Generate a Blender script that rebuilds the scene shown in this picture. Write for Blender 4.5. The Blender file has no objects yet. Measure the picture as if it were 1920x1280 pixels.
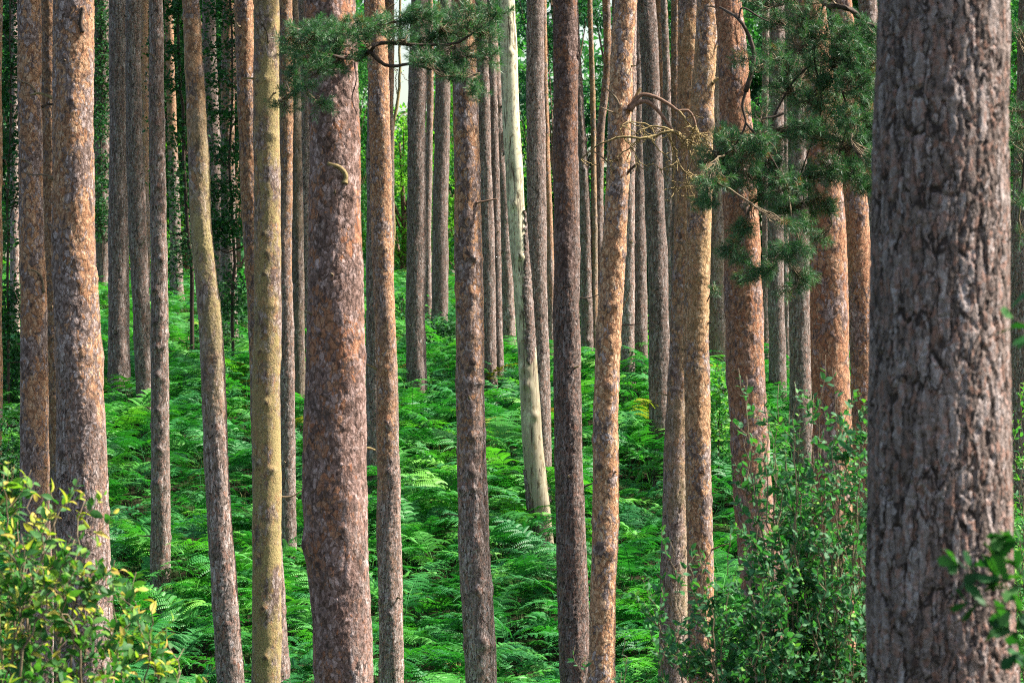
import bpy, math, random, zlib
import numpy as np
from mathutils import Vector

SC = bpy.context.scene
COL = SC.collection
R = math.radians

# ------------------------------------------------------------------ camera, light, exposure
FPX = 5444.0          # focal length in photo pixels (photo is 1920 x 1280)
CZ = 1.6              # eye height above the ground at the viewer's feet
cam_d = bpy.data.cameras.new('camera')
cam = bpy.data.objects.new('camera', cam_d)
COL.objects.link(cam)
cam.location = (0, 0, CZ)
cam.rotation_euler = (R(90), 0, 0)
cam_d.sensor_width = 36.0
cam_d.lens = FPX / 1920 * 36.0
cam_d.clip_start = 0.5
cam_d.clip_end = 6000
cam_d.dof.use_dof = True
cam_d.dof.focus_distance = 33.0
cam_d.dof.aperture_fstop = 7.1
SC.camera = cam

SUN_EL, SUN_AZ = 47.0, 97.0      # azimuth measured from behind the camera towards the right
sun_dir = Vector((math.cos(R(SUN_EL)) * math.sin(R(SUN_AZ)), -math.cos(R(SUN_EL)) * math.cos(R(SUN_AZ)), math.sin(R(SUN_EL))))
w = bpy.data.worlds.new('World')
SC.world = w
w.use_nodes = True
wn = w.node_tree
wn.nodes.clear()
sky = wn.nodes.new('ShaderNodeTexSky')
sky.sky_type = 'NISHITA'
sky.sun_disc = False
sky.sun_elevation = R(SUN_EL)
sky.sun_rotation = math.atan2(sun_dir.x, sun_dir.y)
sky.air_density = 1.3
sky.dust_density = 3.0
wbg = wn.nodes.new('ShaderNodeBackground')
wbg.inputs['Strength'].default_value = 0.095
wo = wn.nodes.new('ShaderNodeOutputWorld')
wn.links.new(sky.outputs[0], wbg.inputs[0])
wn.links.new(wbg.outputs[0], wo.inputs[0])
sun_l = bpy.data.lights.new('sun', 'SUN')
sun_l.energy = 4.7
sun_l.angle = R(0.6)
sun_l.color = (1.0, 0.93, 0.82)
sun = bpy.data.objects.new('sun', sun_l)
COL.objects.link(sun)
sun.rotation_euler = sun_dir.to_track_quat('Z', 'Y').to_euler()
sun.location = (30, 10, 40)

SC.view_settings.view_transform = 'Standard'
SC.view_settings.look = 'None'
SC.view_settings.exposure = 1.62
SC.view_settings.gamma = 1.0
SC.render.engine = 'CYCLES'
cy = SC.cycles
cy.max_bounces = 5
cy.diffuse_bounces = 3
cy.glossy_bounces = 2
cy.transmission_bounces = 3
cy.transparent_max_bounces = 4
cy.use_adaptive_sampling = True
cy.adaptive_threshold = 0.012
cy.use_denoising = False
cy.filter_width = 1.1
cy.caustics_reflective = False
cy.caustics_refractive = False

# ------------------------------------------------------------------ helpers
def sstep(a, b, x):
    t = np.clip((x - a) / (b - a), 0, 1)
    return t * t * (3 - 2 * t)

_D = np.array([-40, 0, 6, 11, 18, 24, 30, 34, 36, 40, 43.5, 45.5, 48, 51.5, 54, 57, 61, 67, 73, 78, 90, 120, 300, 3000], float)
_ZL = np.array([-1.2, -1.6, -1.8, -2.4, -3.6, -4.5, -5.1, -5.05, -4.8, -4.05, -3.35, -2.9, -2.35, -1.65, -1.3, -1.0, -.6, -.05, .7, 1.15, 1.3, 1.1, 0, -8], float)
_ZR = np.array([-1.2, -1.6, -1.8, -2.4, -3.6, -4.5, -5.1, -5.05, -4.8, -4.05, -3.35, -2.9, -2.35, -1.65, -1.3, -1.1, -1.05, -1.15, -1.35, -1.6, -2.0, -2.5, -3, -8], float)
_df = np.arange(-40, 3000, .5)
def _sm(z):
    g = np.interp(_df, _D, z)
    k = np.hanning(9); k /= k.sum()
    return np.convolve(np.pad(g, 4, 'edge'), k, 'valid')
_gl, _gr = _sm(_ZL), _sm(_ZR)

def ground(x, y):
    x = np.asarray(x, float); y = np.asarray(y, float)
    u = 960 + x / np.maximum(y, 8) * FPX
    b = sstep(840, 1090, u)
    z = np.interp(y, _df, _gl) * (1 - b) + np.interp(y, _df, _gr) * b
    z = z + .10 * np.sin(x * .9 + y * .35) * np.sin(y * .6 + 1.3) + .06 * np.sin(x * 1.9 - y * 1.1 + .5)
    return z + CZ

FERN = 0.5
def depth_for(px, py):
    d = np.arange(34, 90, .1)
    zr = CZ + (640 - py) / FPX * d
    g = ground((px - 960) / FPX * d, d) + FERN
    i = np.argmax(g > zr)
    return float(d[i]) if g[i] > zr[i] else 75.0

def W(px, py, d):
    return np.array([(px - 960) / FPX * d, d, CZ + (640 - py) / FPX * d])

def mesh(name, V, faces, mat, attrs=None, smooth=True):
    V = np.asarray(V, np.float32)
    me = bpy.data.meshes.new(name)
    faces = [np.asarray(f, np.int32) for f in (faces if isinstance(faces, list) else [faces]) if len(f)]
    me.vertices.add(len(V)); me.vertices.foreach_set('co', V.ravel())
    nl = sum(f.size for f in faces); nf = sum(len(f) for f in faces)
    me.loops.add(nl); me.loops.foreach_set('vertex_index', np.concatenate([f.ravel() for f in faces]))
    me.polygons.add(nf)
    starts, s = [], 0
    for f in faces:
        starts.append(s + np.arange(len(f)) * f.shape[1]); s += f.size
    me.polygons.foreach_set('loop_start', np.concatenate(starts).astype(np.int32))
    if smooth:
        me.polygons.foreach_set('use_smooth', np.ones(nf, bool))
    for k, a in (attrs or {}).items():
        at = me.attributes.new(k, 'FLOAT', 'POINT')
        at.data.foreach_set('value', np.broadcast_to(np.asarray(a, np.float32), (len(V),)).copy())
    me.update(); me.validate()
    if mat: me.materials.append(mat)
    return me

def obj(name, me, parent=None, loc=None):
    o = bpy.data.objects.new(name, me)
    COL.objects.link(o)
    if parent is not None: o.parent = parent
    if loc is not None: o.location = loc
    return o

def tag(o, label, cat, group=None):
    o['label'] = label; o['category'] = cat
    if group: o['group'] = group
    return o

def empty(name, loc, label, cat, group=None):
    o = bpy.data.objects.new(name, None)
    COL.objects.link(o)
    o.location = [float(v) for v in loc]
    o.empty_display_size = .2
    return tag(o, label, cat, group)

def tube_arrays(P, rad, seg=6):
    """swept tube: P (n,3), rad (n,)"""
    P = np.asarray(P, float); n = len(P)
    rad = np.atleast_1d(np.asarray(rad, float))
    rad = np.interp(np.linspace(0, 1, n), np.linspace(0, 1, len(rad)), rad)
    T = np.gradient(P, axis=0); T /= np.linalg.norm(T, axis=1)[:, None] + 1e-9
    up = np.array([0.13, .21, 1.0]); up = up / np.linalg.norm(up)
    if abs(T.mean(0) @ up) > .9 * np.linalg.norm(T.mean(0)): up = np.array([1., .2, 0])
    A = np.cross(T, up); A /= np.linalg.norm(A, axis=1)[:, None] + 1e-9
    B = np.cross(T, A)
    th = np.arange(seg) / seg * 2 * np.pi
    V = P[:, None] + rad[:, None, None] * (np.cos(th)[None, :, None] * A[:, None] + np.sin(th)[None, :, None] * B[:, None])
    V = V.reshape(-1, 3)
    i, j = np.meshgrid(np.arange(n - 1), np.arange(seg), indexing='ij')
    a = i * seg + j; b = i * seg + (j + 1) % seg
    F = np.stack([a, b, b + seg, a + seg], -1).reshape(-1, 4)
    V = np.vstack([V, P[0], P[-1]])
    j = np.arange(seg); z = n * seg
    C = np.vstack([np.stack([(j + 1) % seg, j, np.full(seg, z)], -1),
                   np.stack([(n - 1) * seg + j, (n - 1) * seg + (j + 1) % seg, np.full(seg, z + 1)], -1)])
    return V, F, C

class Tubes:
    def __init__(s): s.V, s.F, s.C, s.n = [], [], [], 0
    def add(s, P, r, seg=5):
        v, f, c = tube_arrays(P, r, seg)
        s.V.append(v); s.F.append(f + s.n); s.C.append(c + s.n); s.n += len(v)
    def build(s, name, mat, parent, off, attrs=None):
        V = np.vstack(s.V) - off
        return obj(name, mesh(name, V, [np.vstack(s.F), np.vstack(s.C)], mat, attrs), parent)

def curve(P, n=14, jit=0, rng=None):
    """smooth path through control points (Catmull-Rom)"""
    P = np.asarray(P, float)
    if len(P) == 2: P = np.array([P[0], (P[0] + P[1]) / 2, P[1]])
    Q = np.vstack([2 * P[0] - P[1], P, 2 * P[-1] - P[-2]])
    out = []
    m = max(2, n // (len(P) - 1))
    for i in range(len(P) - 1):
        p0, p1, p2, p3 = Q[i:i + 4]
        for t in np.arange(m) / m:
            out.append(.5 * (2 * p1 + (p2 - p0) * t + (2 * p0 - 5 * p1 + 4 * p2 - p3) * t * t + (3 * p1 - p0 - 3 * p2 + p3) * t ** 3))
    out.append(P[-1])
    out = np.array(out)
    if jit and rng is not None:
        out[1:-1] += rng.normal(0, jit, out[1:-1].shape)
    return out

def frames(dirs, ups):
    """rotation matrices with x along dirs, z near ups"""
    x = dirs / (np.linalg.norm(dirs, axis=1)[:, None] + 1e-9)
    y = np.cross(ups, x); y /= np.linalg.norm(y, axis=1)[:, None] + 1e-9
    z = np.cross(x, y)
    return np.stack([x, y, z], -1)          # columns

def scatter(TV, TF, pos, rot, scl):
    n, k = len(pos), len(TV)
    V = np.einsum('nij,kj->nki', rot, TV) * np.asarray(scl)[:, None, None] + pos[:, None]
    V = V.reshape(-1, 3)
    fs = []
    for f in TF:
        f = np.asarray(f)
        fs.append((f[None] + (np.arange(n) * k)[:, None, None]).reshape(-1, f.shape[1]))
    return V, fs

# ------------------------------------------------------------------ node helpers
class NT:
    def __init__(s, name, disp=False):
        s.m = bpy.data.materials.new(name); s.m.use_nodes = True
        s.t = s.m.node_tree; s.t.nodes.clear()
        s.out = s.t.nodes.new('ShaderNodeOutputMaterial')
        if disp: s.m.displacement_method = 'DISPLACEMENT'
    def n(s, typ, ins=None, **props):
        nd = s.t.nodes.new('ShaderNode' + typ)
        for k, v in props.items(): setattr(nd, k, v)
        for k, v in (ins or {}).items():
            if isinstance(v, bpy.types.NodeSocket): s.t.links.new(v, nd.inputs[k])
            else:
                if isinstance(v, tuple) and len(v) == 3 and nd.inputs[k].type == 'RGBA': v = v + (1,)
                nd.inputs[k].default_value = v
        return nd
    def math(s, op, a, b=0.0, c=None, clamp=False):
        ins = {0: a, 1: b}
        if c is not None: ins[2] = c
        return s.n('Math', ins, operation=op, use_clamp=clamp).outputs[0]
    def vmath(s, op, a, b): return s.n('VectorMath', {0: a, 1: b}, operation=op).outputs[0]
    def ss(s, x, a, b, lo=0.0, hi=1.0):
        return s.n('MapRange', {0: x, 1: a, 2: b, 3: lo, 4: hi}, interpolation_type='SMOOTHSTEP').outputs[0]
    def mix(s, f, a, b, mode='MIX'):
        nd = s.n('Mix', None, data_type='RGBA', blend_type=mode)
        for i, v in ((0, f), (6, a), (7, b)):
            if isinstance(v, bpy.types.NodeSocket): s.t.links.new(v, nd.inputs[i])
            else: nd.inputs[i].default_value = (v + (1,)) if isinstance(v, tuple) else v
        return nd.outputs[2]
    def attr(s, name, typ='GEOMETRY'): return s.n('Attribute', None, attribute_name=name, attribute_type=typ).outputs['Fac']
    def noise(s, v, scale, detail=3.0, rough=.55): return s.n('TexNoise', {'Vector': v, 'Scale': scale, 'Detail': detail, 'Roughness': rough})
    def vor(s, v, scale, feat='F1'): return s.n('TexVoronoi', {'Vector': v, 'Scale': scale}, feature=feat)
    def ramp(s, f, stops):
        nd = s.n('ValToRGB', {0: f})
        e = nd.color_ramp.elements
        while len(e) < len(stops): e.new(.5)
        for el, (p, c) in zip(e, stops): el.position = p; el.color = c + (1,)
        return nd.outputs[0]
    def surf(s, sh): s.t.links.new(sh, s.out.inputs['Surface']); return s.m

# ------------------------------------------------------------------ materials
def bark_material():
    b = NT('pine_bark', True)
    oi = b.n('ObjectInfo')
    off = b.vmath('MULTIPLY', oi.outputs['Random'], (37.0, 91.0, 53.0))
    co = b.vmath('ADD', b.n('TexCoord').outputs['Object'], off)
    wob = b.vmath('MULTIPLY', b.vmath('SUBTRACT', b.noise(co, 9, 2).outputs['Color'], (.5, .5, .5)), (.06, .06, .10))
    cw = b.vmath('ADD', co, wob)
    cf = b.vmath('MULTIPLY', cw, (1, 1, .6))
    cu = b.vmath('MULTIPLY', b.vmath('ADD', co, b.vmath('MULTIPLY', wob, (.8, .8, 1.4))), (1, 1, .15))
    A = {k: b.attr(k) for k in ('furrow', 'orange', 'moss', 'knot', 'tone', 'amp', 'red', 'fsc')}
    big = b.noise(b.vmath('MULTIPLY', co, (1, 1, .5)), 4.0, 5, .62).outputs['Fac']
    mid = b.noise(cf, 19, 4, .65).outputs['Fac']
    fine = b.noise(co, 110, 3, .7).outputs['Fac']
    # --- flaky layer
    fk = b.math('ADD', b.math('MULTIPLY', b.math('FRACT', b.math('MULTIPLY', oi.outputs['Random'], 7.31)), 12.0), 15.0)
    v1 = b.vor(cf, fk); e1 = b.vor(cf, fk, 'DISTANCE_TO_EDGE').outputs['Distance']
    v2 = b.vor(cf, b.math('MULTIPLY', fk, 2.2))
    r1 = b.n('SeparateColor', {0: v1.outputs['Color']})
    r2 = b.n('SeparateColor', {0: v2.outputs['Color']})
    # which flakes have fallen and show the orange under-bark
    under = b.math('ADD', b.math('MULTIPLY', big, 3.0), b.math('MULTIPLY', r1.outputs[0], .5))
    under = b.math('ADD', under, b.math('MULTIPLY', r2.outputs[0], .5))
    under = b.math('ADD', under, b.math('MULTIPLY', b.math('SUBTRACT', A['orange'], .5), .85))
    under = b.ss(under, 1.86, 2.0)
    grey = b.ramp(b.math('ADD', b.math('MULTIPLY', r1.outputs[1], .35), b.math('MULTIPLY', r2.outputs[1], .65)),
                  [(.1, (.065, .042, .035)), (.35, (.15, .104, .087)), (.62, (.23, .175, .158)), (.92, (.41, .35, .34))])
    grey = b.mix(b.math('MULTIPLY', A['red'], .8), grey, b.mix(1.0, grey, (1.02, .80, .74), 'MULTIPLY'))
    tan = b.ramp(b.math('ADD', b.math('MULTIPLY', r2.outputs[2], .7), b.math('MULTIPLY', mid, .3)),
                 [(.1, (.15, .07, .038)), (.35, (.30, .15, .07)), (.7, (.41, .245, .135)), (.95, (.54, .41, .28))])
    tan = b.mix(A['red'], tan, b.mix(.6, tan, (.24, .075, .035)))
    flk = b.mix(under, grey, tan)
    flk = b.mix(b.math('MULTIPLY', b.ss(b.noise(b.vmath('MULTIPLY', co, (1, 1, .7)), 9, 3, .6).outputs['Fac'], .56, .68), .6), flk, (.085, .058, .048))
    edge1 = b.ss(e1, 0.0, .10)
    flk = b.mix(b.math('MULTIPLY', b.math('SUBTRACT', 1.0, edge1), .65), flk, (.055, .033, .024))
    hf = b.math('MULTIPLY', b.math('ADD', b.math('MULTIPLY', r1.outputs[2], .5), b.math('MULTIPLY', r2.outputs[0], .45)), b.math('ADD', .35, b.math('MULTIPLY', edge1, .65)))
    hf = b.math('SUBTRACT', hf, b.math('MULTIPLY', under, .22))
    # --- furrowed layer
    v3 = b.vor(cu, A['fsc']); e3 = b.vor(cu, A['fsc'], 'DISTANCE_TO_EDGE').outputs['Distance']
    e4 = b.noise(b.vmath('MULTIPLY', co, (1, 1, .22)), 52, 3, .65).outputs['Fac']
    r3 = b.n('SeparateColor', {0: v3.outputs['Color']})
    rg = b.noise(b.vmath('MULTIPLY', cw, (1, 1, .11)), b.math('MULTIPLY', A['fsc'], .62), 3, .55).outputs['Fac']
    rg = b.math('MULTIPLY', b.math('ABSOLUTE', b.math('SUBTRACT', rg, .5)), 2.2)
    ee = b.math('MINIMUM', b.math('ADD', e3, b.math('MULTIPLY', b.math('SUBTRACT', mid, .5), .16)), b.math('ADD', rg, .02))
    crack = b.ss(ee, .0, .075)
    ft = b.math('ADD', b.math('MULTIPLY', r3.outputs[0], .35), b.math('MULTIPLY', r2.outputs[1], .3))
    ft = b.math('ADD', ft, b.math('MULTIPLY', e4, .45))
    fur = b.ramp(ft, [(.28, (.105, .074, .062)), (.46, (.185, .137, .118)), (.62, (.26, .20, .18)), (.82, (.42, .355, .34))])
    fur = b.mix(b.math('MULTIPLY', b.ss(b.math('ADD', r2.outputs[2], b.math('MULTIPLY', A['red'], .25)), .78, .95), .45), fur, (.33, .14, .085))
    fur = b.mix(b.ss(crack, .85, .1), fur, (.04, .026, .021))
    hu = b.math('ADD', b.math('ADD', b.math('MULTIPLY', crack, .75), b.math('MULTIPLY', r3.outputs[1], .35)), b.math('MULTIPLY', e4, .75))
    # --- mix of both by height on the trunk
    fz = b.ss(b.math('ADD', A['furrow'], b.math('MULTIPLY', b.math('SUBTRACT', big, .5), .9)), .38, .62)
    col = b.mix(fz, flk, fur)
    col = b.mix(b.math('MULTIPLY', A['moss'], b.ss(b.math('ADD', b.math('MULTIPLY', mid, .8), b.math('MULTIPLY', big, 1.3)), .82, 1.22)), col, b.ramp(fine, [(.3, (.19, .145, .055)), (.7, (.37, .295, .125))]))
    col = b.mix(b.math('MULTIPLY', b.ss(b.math('ADD', A['knot'], b.math('MULTIPLY', b.math('SUBTRACT', mid, .5), 1.3)), .3, .95), .8), col, (.045, .028, .022))
    col = b.mix(1.0, col, b.ramp(fine, [(.28, (.5, .48, .47)), (.72, (1.34, 1.34, 1.34))]), 'MULTIPLY')
    tn = b.n('CombineColor', {0: A['tone'], 1: A['tone'], 2: A['tone']}).outputs[0]
    col = b.mix(1.0, col, tn, 'MULTIPLY')
    h = b.n('Mix', {0: fz, 2: hf, 3: hu}, data_type='FLOAT').outputs[0]
    h = b.math('ADD', h, b.math('MULTIPLY', b.math('ADD', fine, mid), .16))
    bs = b.n('BsdfPrincipled', {'Base Color': col, 'Roughness': .82, 'Specular IOR Level': .28})
    bp = b.n('Bump', {'Height': b.noise(b.vmath('MULTIPLY', co, (1, 1, .5)), 70, 3, .7).outputs['Fac'], 'Strength': .9, 'Distance': .016})
    b.t.links.new(bp.outputs[0], bs.inputs['Normal'])
    hs = b.n('HueSaturation', {'Saturation': .97, 'Color': col}); b.t.links.new(hs.outputs[0], bs.inputs['Base Color'])
    d = b.n('Displacement', {'Height': h, 'Midlevel': .5, 'Scale': A['amp']})
    b.t.links.new(d.outputs[0], b.out.inputs['Displacement'])
    return b.surf(bs.outputs[0])

def deadwood_material():
    b = NT('bare_dead_wood', True)
    co = b.n('TexCoord').outputs['Object']
    cs = b.vmath('MULTIPLY', co, (1, 1, .06))
    g = b.noise(cs, 60, 4, .6).outputs['Fac']
    p = b.noise(b.vmath('MULTIPLY', co, (1, 1, .35)), 6, 4, .6).outputs['Fac']
    col = b.ramp(g, [(.25, (.42, .36, .23)), (.5, (.58, .53, .37)), (.75, (.66, .62, .48))])
    ht = b.attr('low')
    col = b.mix(b.math('MULTIPLY', b.ss(b.math('ADD', p, b.math('MULTIPLY', ht, .4)), .66, .84), .6), col, b.ramp(g, [(.3, (.06, .036, .02)), (.7, (.15, .095, .052))]))
    gp = b.noise(b.vmath('MULTIPLY', co, (1, 1, .5)), 15, 4, .65).outputs['Fac']
    col = b.mix(b.math('MULTIPLY', b.ss(gp, .52, .58), .7), col, (.25, .20, .145))
    col = b.mix(b.math('MULTIPLY', b.ss(gp, .42, .36), .8), col, (.17, .12, .06))
    line = b.ss(b.math('ABSOLUTE', b.math('SUBTRACT', b.noise(b.vmath('MULTIPLY', co, (1, 1, .05)), 11, 2).outputs['Fac'], .5)), .0, .03)
    col = b.mix(b.math('SUBTRACT', 1.0, line), col, (.06, .035, .02))
    col = b.mix(b.math('MULTIPLY', b.attr('knot'), .5), col, (.14, .10, .05))
    bs = b.n('BsdfPrincipled', {'Base Color': col, 'Roughness': .6, 'Specular IOR Level': .3})
    h = b.math('ADD', b.math('MULTIPLY', g, .5), b.math('MULTIPLY', line, .6))
    d = b.n('Displacement', {'Height': h, 'Midlevel': .5, 'Scale': .006})
    b.t.links.new(d.outputs[0], b.out.inputs['Displacement'])
    return b.surf(bs.outputs[0])

def twig_material(name, c1, c2):
    b = NT(name)
    co = b.n('TexCoord').outputs['Object']
    n1 = b.noise(co, 30, 3).outputs['Fac']
    col = b.ramp(n1, [(.3, c1), (.7, c2)])
    bs = b.n('BsdfPrincipled', {'Base Color': col, 'Roughness': .8, 'Specular IOR Level': .25})
    bp = b.n('Bump', {'Height': n1, 'Strength': .5, 'Distance': .01})
    b.t.links.new(bp.outputs[0], bs.inputs['Normal'])
    return b.surf(bs.outputs[0])

def leaf_material(name, stops, trans=.4, rough=.55, spec=.18, inst=False, tcol=(.75, 1.15, .35)):
    b = NT(name)
    f = b.attr('tint', 'INSTANCER' if inst else 'GEOMETRY')
    col = b.ramp(f, stops)
    co = b.n('TexCoord').outputs['Object']
    n1 = b.noise(co, 40, 2).outputs['Fac']
    col = b.mix(1.0, col, b.ramp(n1, [(.3, (.8, .8, .8)), (.7, (1.15, 1.15, 1.15))]), 'MULTIPLY')
    bs = b.n('BsdfPrincipled', {'Base Color': col, 'Roughness': rough, 'Specular IOR Level': spec})
    tc = b.mix(1.0, col, tcol, 'MULTIPLY')
    tr = b.n('BsdfTranslucent', {'Color': tc})
    mx = b.n('MixShader', {0: trans, 1: bs.outputs[0], 2: tr.outputs[0]})
    return b.surf(mx.outputs[0])

def ground_material():
    b = NT('forest_soil')
    co = b.n('TexCoord').outputs['Object']
    a = b.noise(co, 1.3, 5, .65).outputs['Fac']
    c = b.noise(co, 14, 5, .7).outputs['Fac']
    col = b.ramp(c, [(.3, (.010, .009, .005)), (.55, (.028, .022, .012)), (.8, (.06, .045, .024))])
    col = b.mix(b.ss(a, .45, .62), col, b.ramp(c, [(.3, (.012, .032, .008)), (.7, (.04, .085, .02))]))
    bs = b.n('BsdfPrincipled', {'Base Color': col, 'Roughness': .95, 'Specular IOR Level': .1})
    bp = b.n('Bump', {'Height': c, 'Strength': .8, 'Distance': .06})
    b.t.links.new(bp.outputs[0], bs.inputs['Normal'])
    return b.surf(bs.outputs[0])

BARK = bark_material()
DEAD = deadwood_material()
TWIG = twig_material('grey_twig', (.10, .07, .045), (.24, .18, .11))
LICHEN = twig_material('lichen_twig', (.13, .09, .04), (.33, .25, .11))
DARKTWIG = twig_material('dark_twig', (.025, .018, .014), (.075, .05, .035))
REDTWIG = twig_material('brown_branch', (.11, .06, .04), (.26, .16, .11))
NEEDLE = leaf_material('pine_needles', [(0, (.028, .088, .038)), (.5, (.06, .165, .07)), (.9, (.14, .27, .10)), (1, (.28, .13, .04))], .22, .45, .4)
CROWN = leaf_material('crown_needles', [(0, (.02, .06, .02)), (1, (.05, .12, .04))], .3)
FERNM = leaf_material('bracken_green', [(0, (.024, .15, .046)), (.35, (.042, .235, .05)), (.7, (.10, .36, .05)), (.955, (.18, .44, .06)), (.975, (.38, .25, .04)), (1, (.34, .16, .04))], .34, .5, .25, True)
GRASSM = leaf_material('woodland_grass', [(0, (.05, .11, .02)), (.7, (.13, .17, .04)), (1, (.26, .21, .09))], .3, .6, .2, True)
SALLOW = leaf_material('sallow_leaves', [(0, (.035, .13, .055)), (.55, (.075, .225, .09)), (.8, (.13, .32, .055)), (1, (.24, .46, .06))], .4, .55, .18)
YELLOW = leaf_material('turning_leaves', [(0, (.03, .11, .035)), (.45, (.065, .19, .05)), (.7, (.22, .38, .05)), (.84, (.58, .52, .08)), (1, (.58, .38, .11))], .4, .5, .2)
OAKM = leaf_material('oak_leaves', [(0, (.015, .07, .022)), (.6, (.03, .12, .03)), (1, (.07, .2, .03))], .35, .55, .15)
HOLLY = leaf_material('dark_leaves', [(0, (.014, .06, .026)), (.6, (.032, .11, .038)), (1, (.07, .18, .045))], .3, .6, .15)
BRIGHT = leaf_material('sunlit_leaves', [(0, (.08, .25, .045)), (.5, (.16, .40, .05)), (1, (.33, .58, .08))], .55)  # light green, raised further to put sunlight into the leaf colour
MIDG = leaf_material('wood_leaves', [(0, (.03, .14, .05)), (.6, (.065, .225, .075)), (1, (.14, .33, .07))], .45)
BLUEG = leaf_material('far_needles', [(0, (.02, .09, .045)), (1, (.06, .19, .09))], .35)

# ------------------------------------------------------------------ ground
def build_ground():
    ys = np.concatenate([np.arange(-40, 20, 2.), np.arange(20, 100, .5), np.geomspace(100, 2900, 40)])
    xs = np.concatenate([-np.geomspace(1500, 26, 20), np.arange(-25, 25.01, .6), np.geomspace(26, 1500, 20)])
    X, Y = np.meshgrid(xs, ys)
    Z = ground(X, Y)
    V = np.stack([X, Y, Z], -1).reshape(-1, 3)
    nx = len(xs)
    i, j = np.meshgrid(np.arange(len(ys) - 1), np.arange(nx - 1), indexing='ij')
    a = i * nx + j
    F = np.stack([a, a + 1, a + 1 + nx, a + nx], -1).reshape(-1, 4)
    o = obj('ground', mesh('ground', V, F, ground_material()))
    o['kind'] = 'structure'
build_ground()

# ------------------------------------------------------------------ pine crowns (needle sprays high above the frame)
def crown_mesh(seed, n=2000, rad=2.2, h=5.5):
    rng = np.random.default_rng(seed)
    cl = rng.normal(size=(16, 3)); cl /= np.linalg.norm(cl, axis=1)[:, None]
    cl *= (rng.uniform(.35, 1, 16) ** .5)[:, None]
    cl = cl * [rad, rad, h / 2] + [0, 0, h / 2]
    pos = np.repeat(cl, n // 16, 0); m = len(pos)
    pos = pos + rng.normal(0, .42, (m, 3)) * [1, 1, .6]
    d = rng.normal(size=(m, 3)); u = rng.normal(size=(m, 3)) * .5 + [0, 0, 1]
    TV = np.array([[0, -.05, 0], [.5, -.10, .03], [1, 0, -.04], [.5, .10, .03], [0, .05, 0]])
    V, F = scatter(TV, [[[0, 1, 2, 3], [0, 3, 4, 0]][:1], [[0, 3, 4]]], pos, frames(d, u), rng.uniform(.3, .55, m))
    tb = Tubes()
    tb.add([[0, 0, -1.5], [0, 0, h]], [.10, .02], 6)
    for c in cl: tb.add(curve([[0, 0, max(.1, c[2] - .6)], c * [.5, .5, 1] - [0, 0, .1], c], 6), np.linspace(.05, .015, 7), 5)
    return mesh('crown', V, F, CROWN, {'tint': np.repeat(rng.random(m), 5)}), (tb, None)
CROWNS = []
for s in range(3):
    me, (tb, _) = crown_mesh(100 + s)
    V = np.vstack(tb.V)
    CROWNS.append((me, mesh('crown_limb', V, [np.vstack(tb.F), np.vstack(tb.C)], REDTWIG)))

# ------------------------------------------------------------------ pine trunks
def lumps(rng, T, Z, amp, fr=((1, 1.1), (2, 2.0), (3, 3.2), (5, 5.1))):
    out = 0
    for k, f in fr:
        a = rng.uniform(.5, 1) * amp / k ** .6
        out = out + a * np.sin(k * T + rng.uniform(0, 6.3) + 1.3 * np.sin(Z * f * .6 + rng.uniform(0, 6.3))) * np.sin(Z * f + rng.uniform(0, 6.3))
    return out

def path(pts, d):
    p = sorted(pts, key=lambda q: -q[0])                  # bottom of the picture first
    z = np.array([CZ + (640 - q[0]) / FPX * d for q in p])
    x = np.array([(q[1] - 960) / FPX * d for q in p])
    r = np.array([q[2] / 2 / FPX * d for q in p])
    return z, x, r

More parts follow.
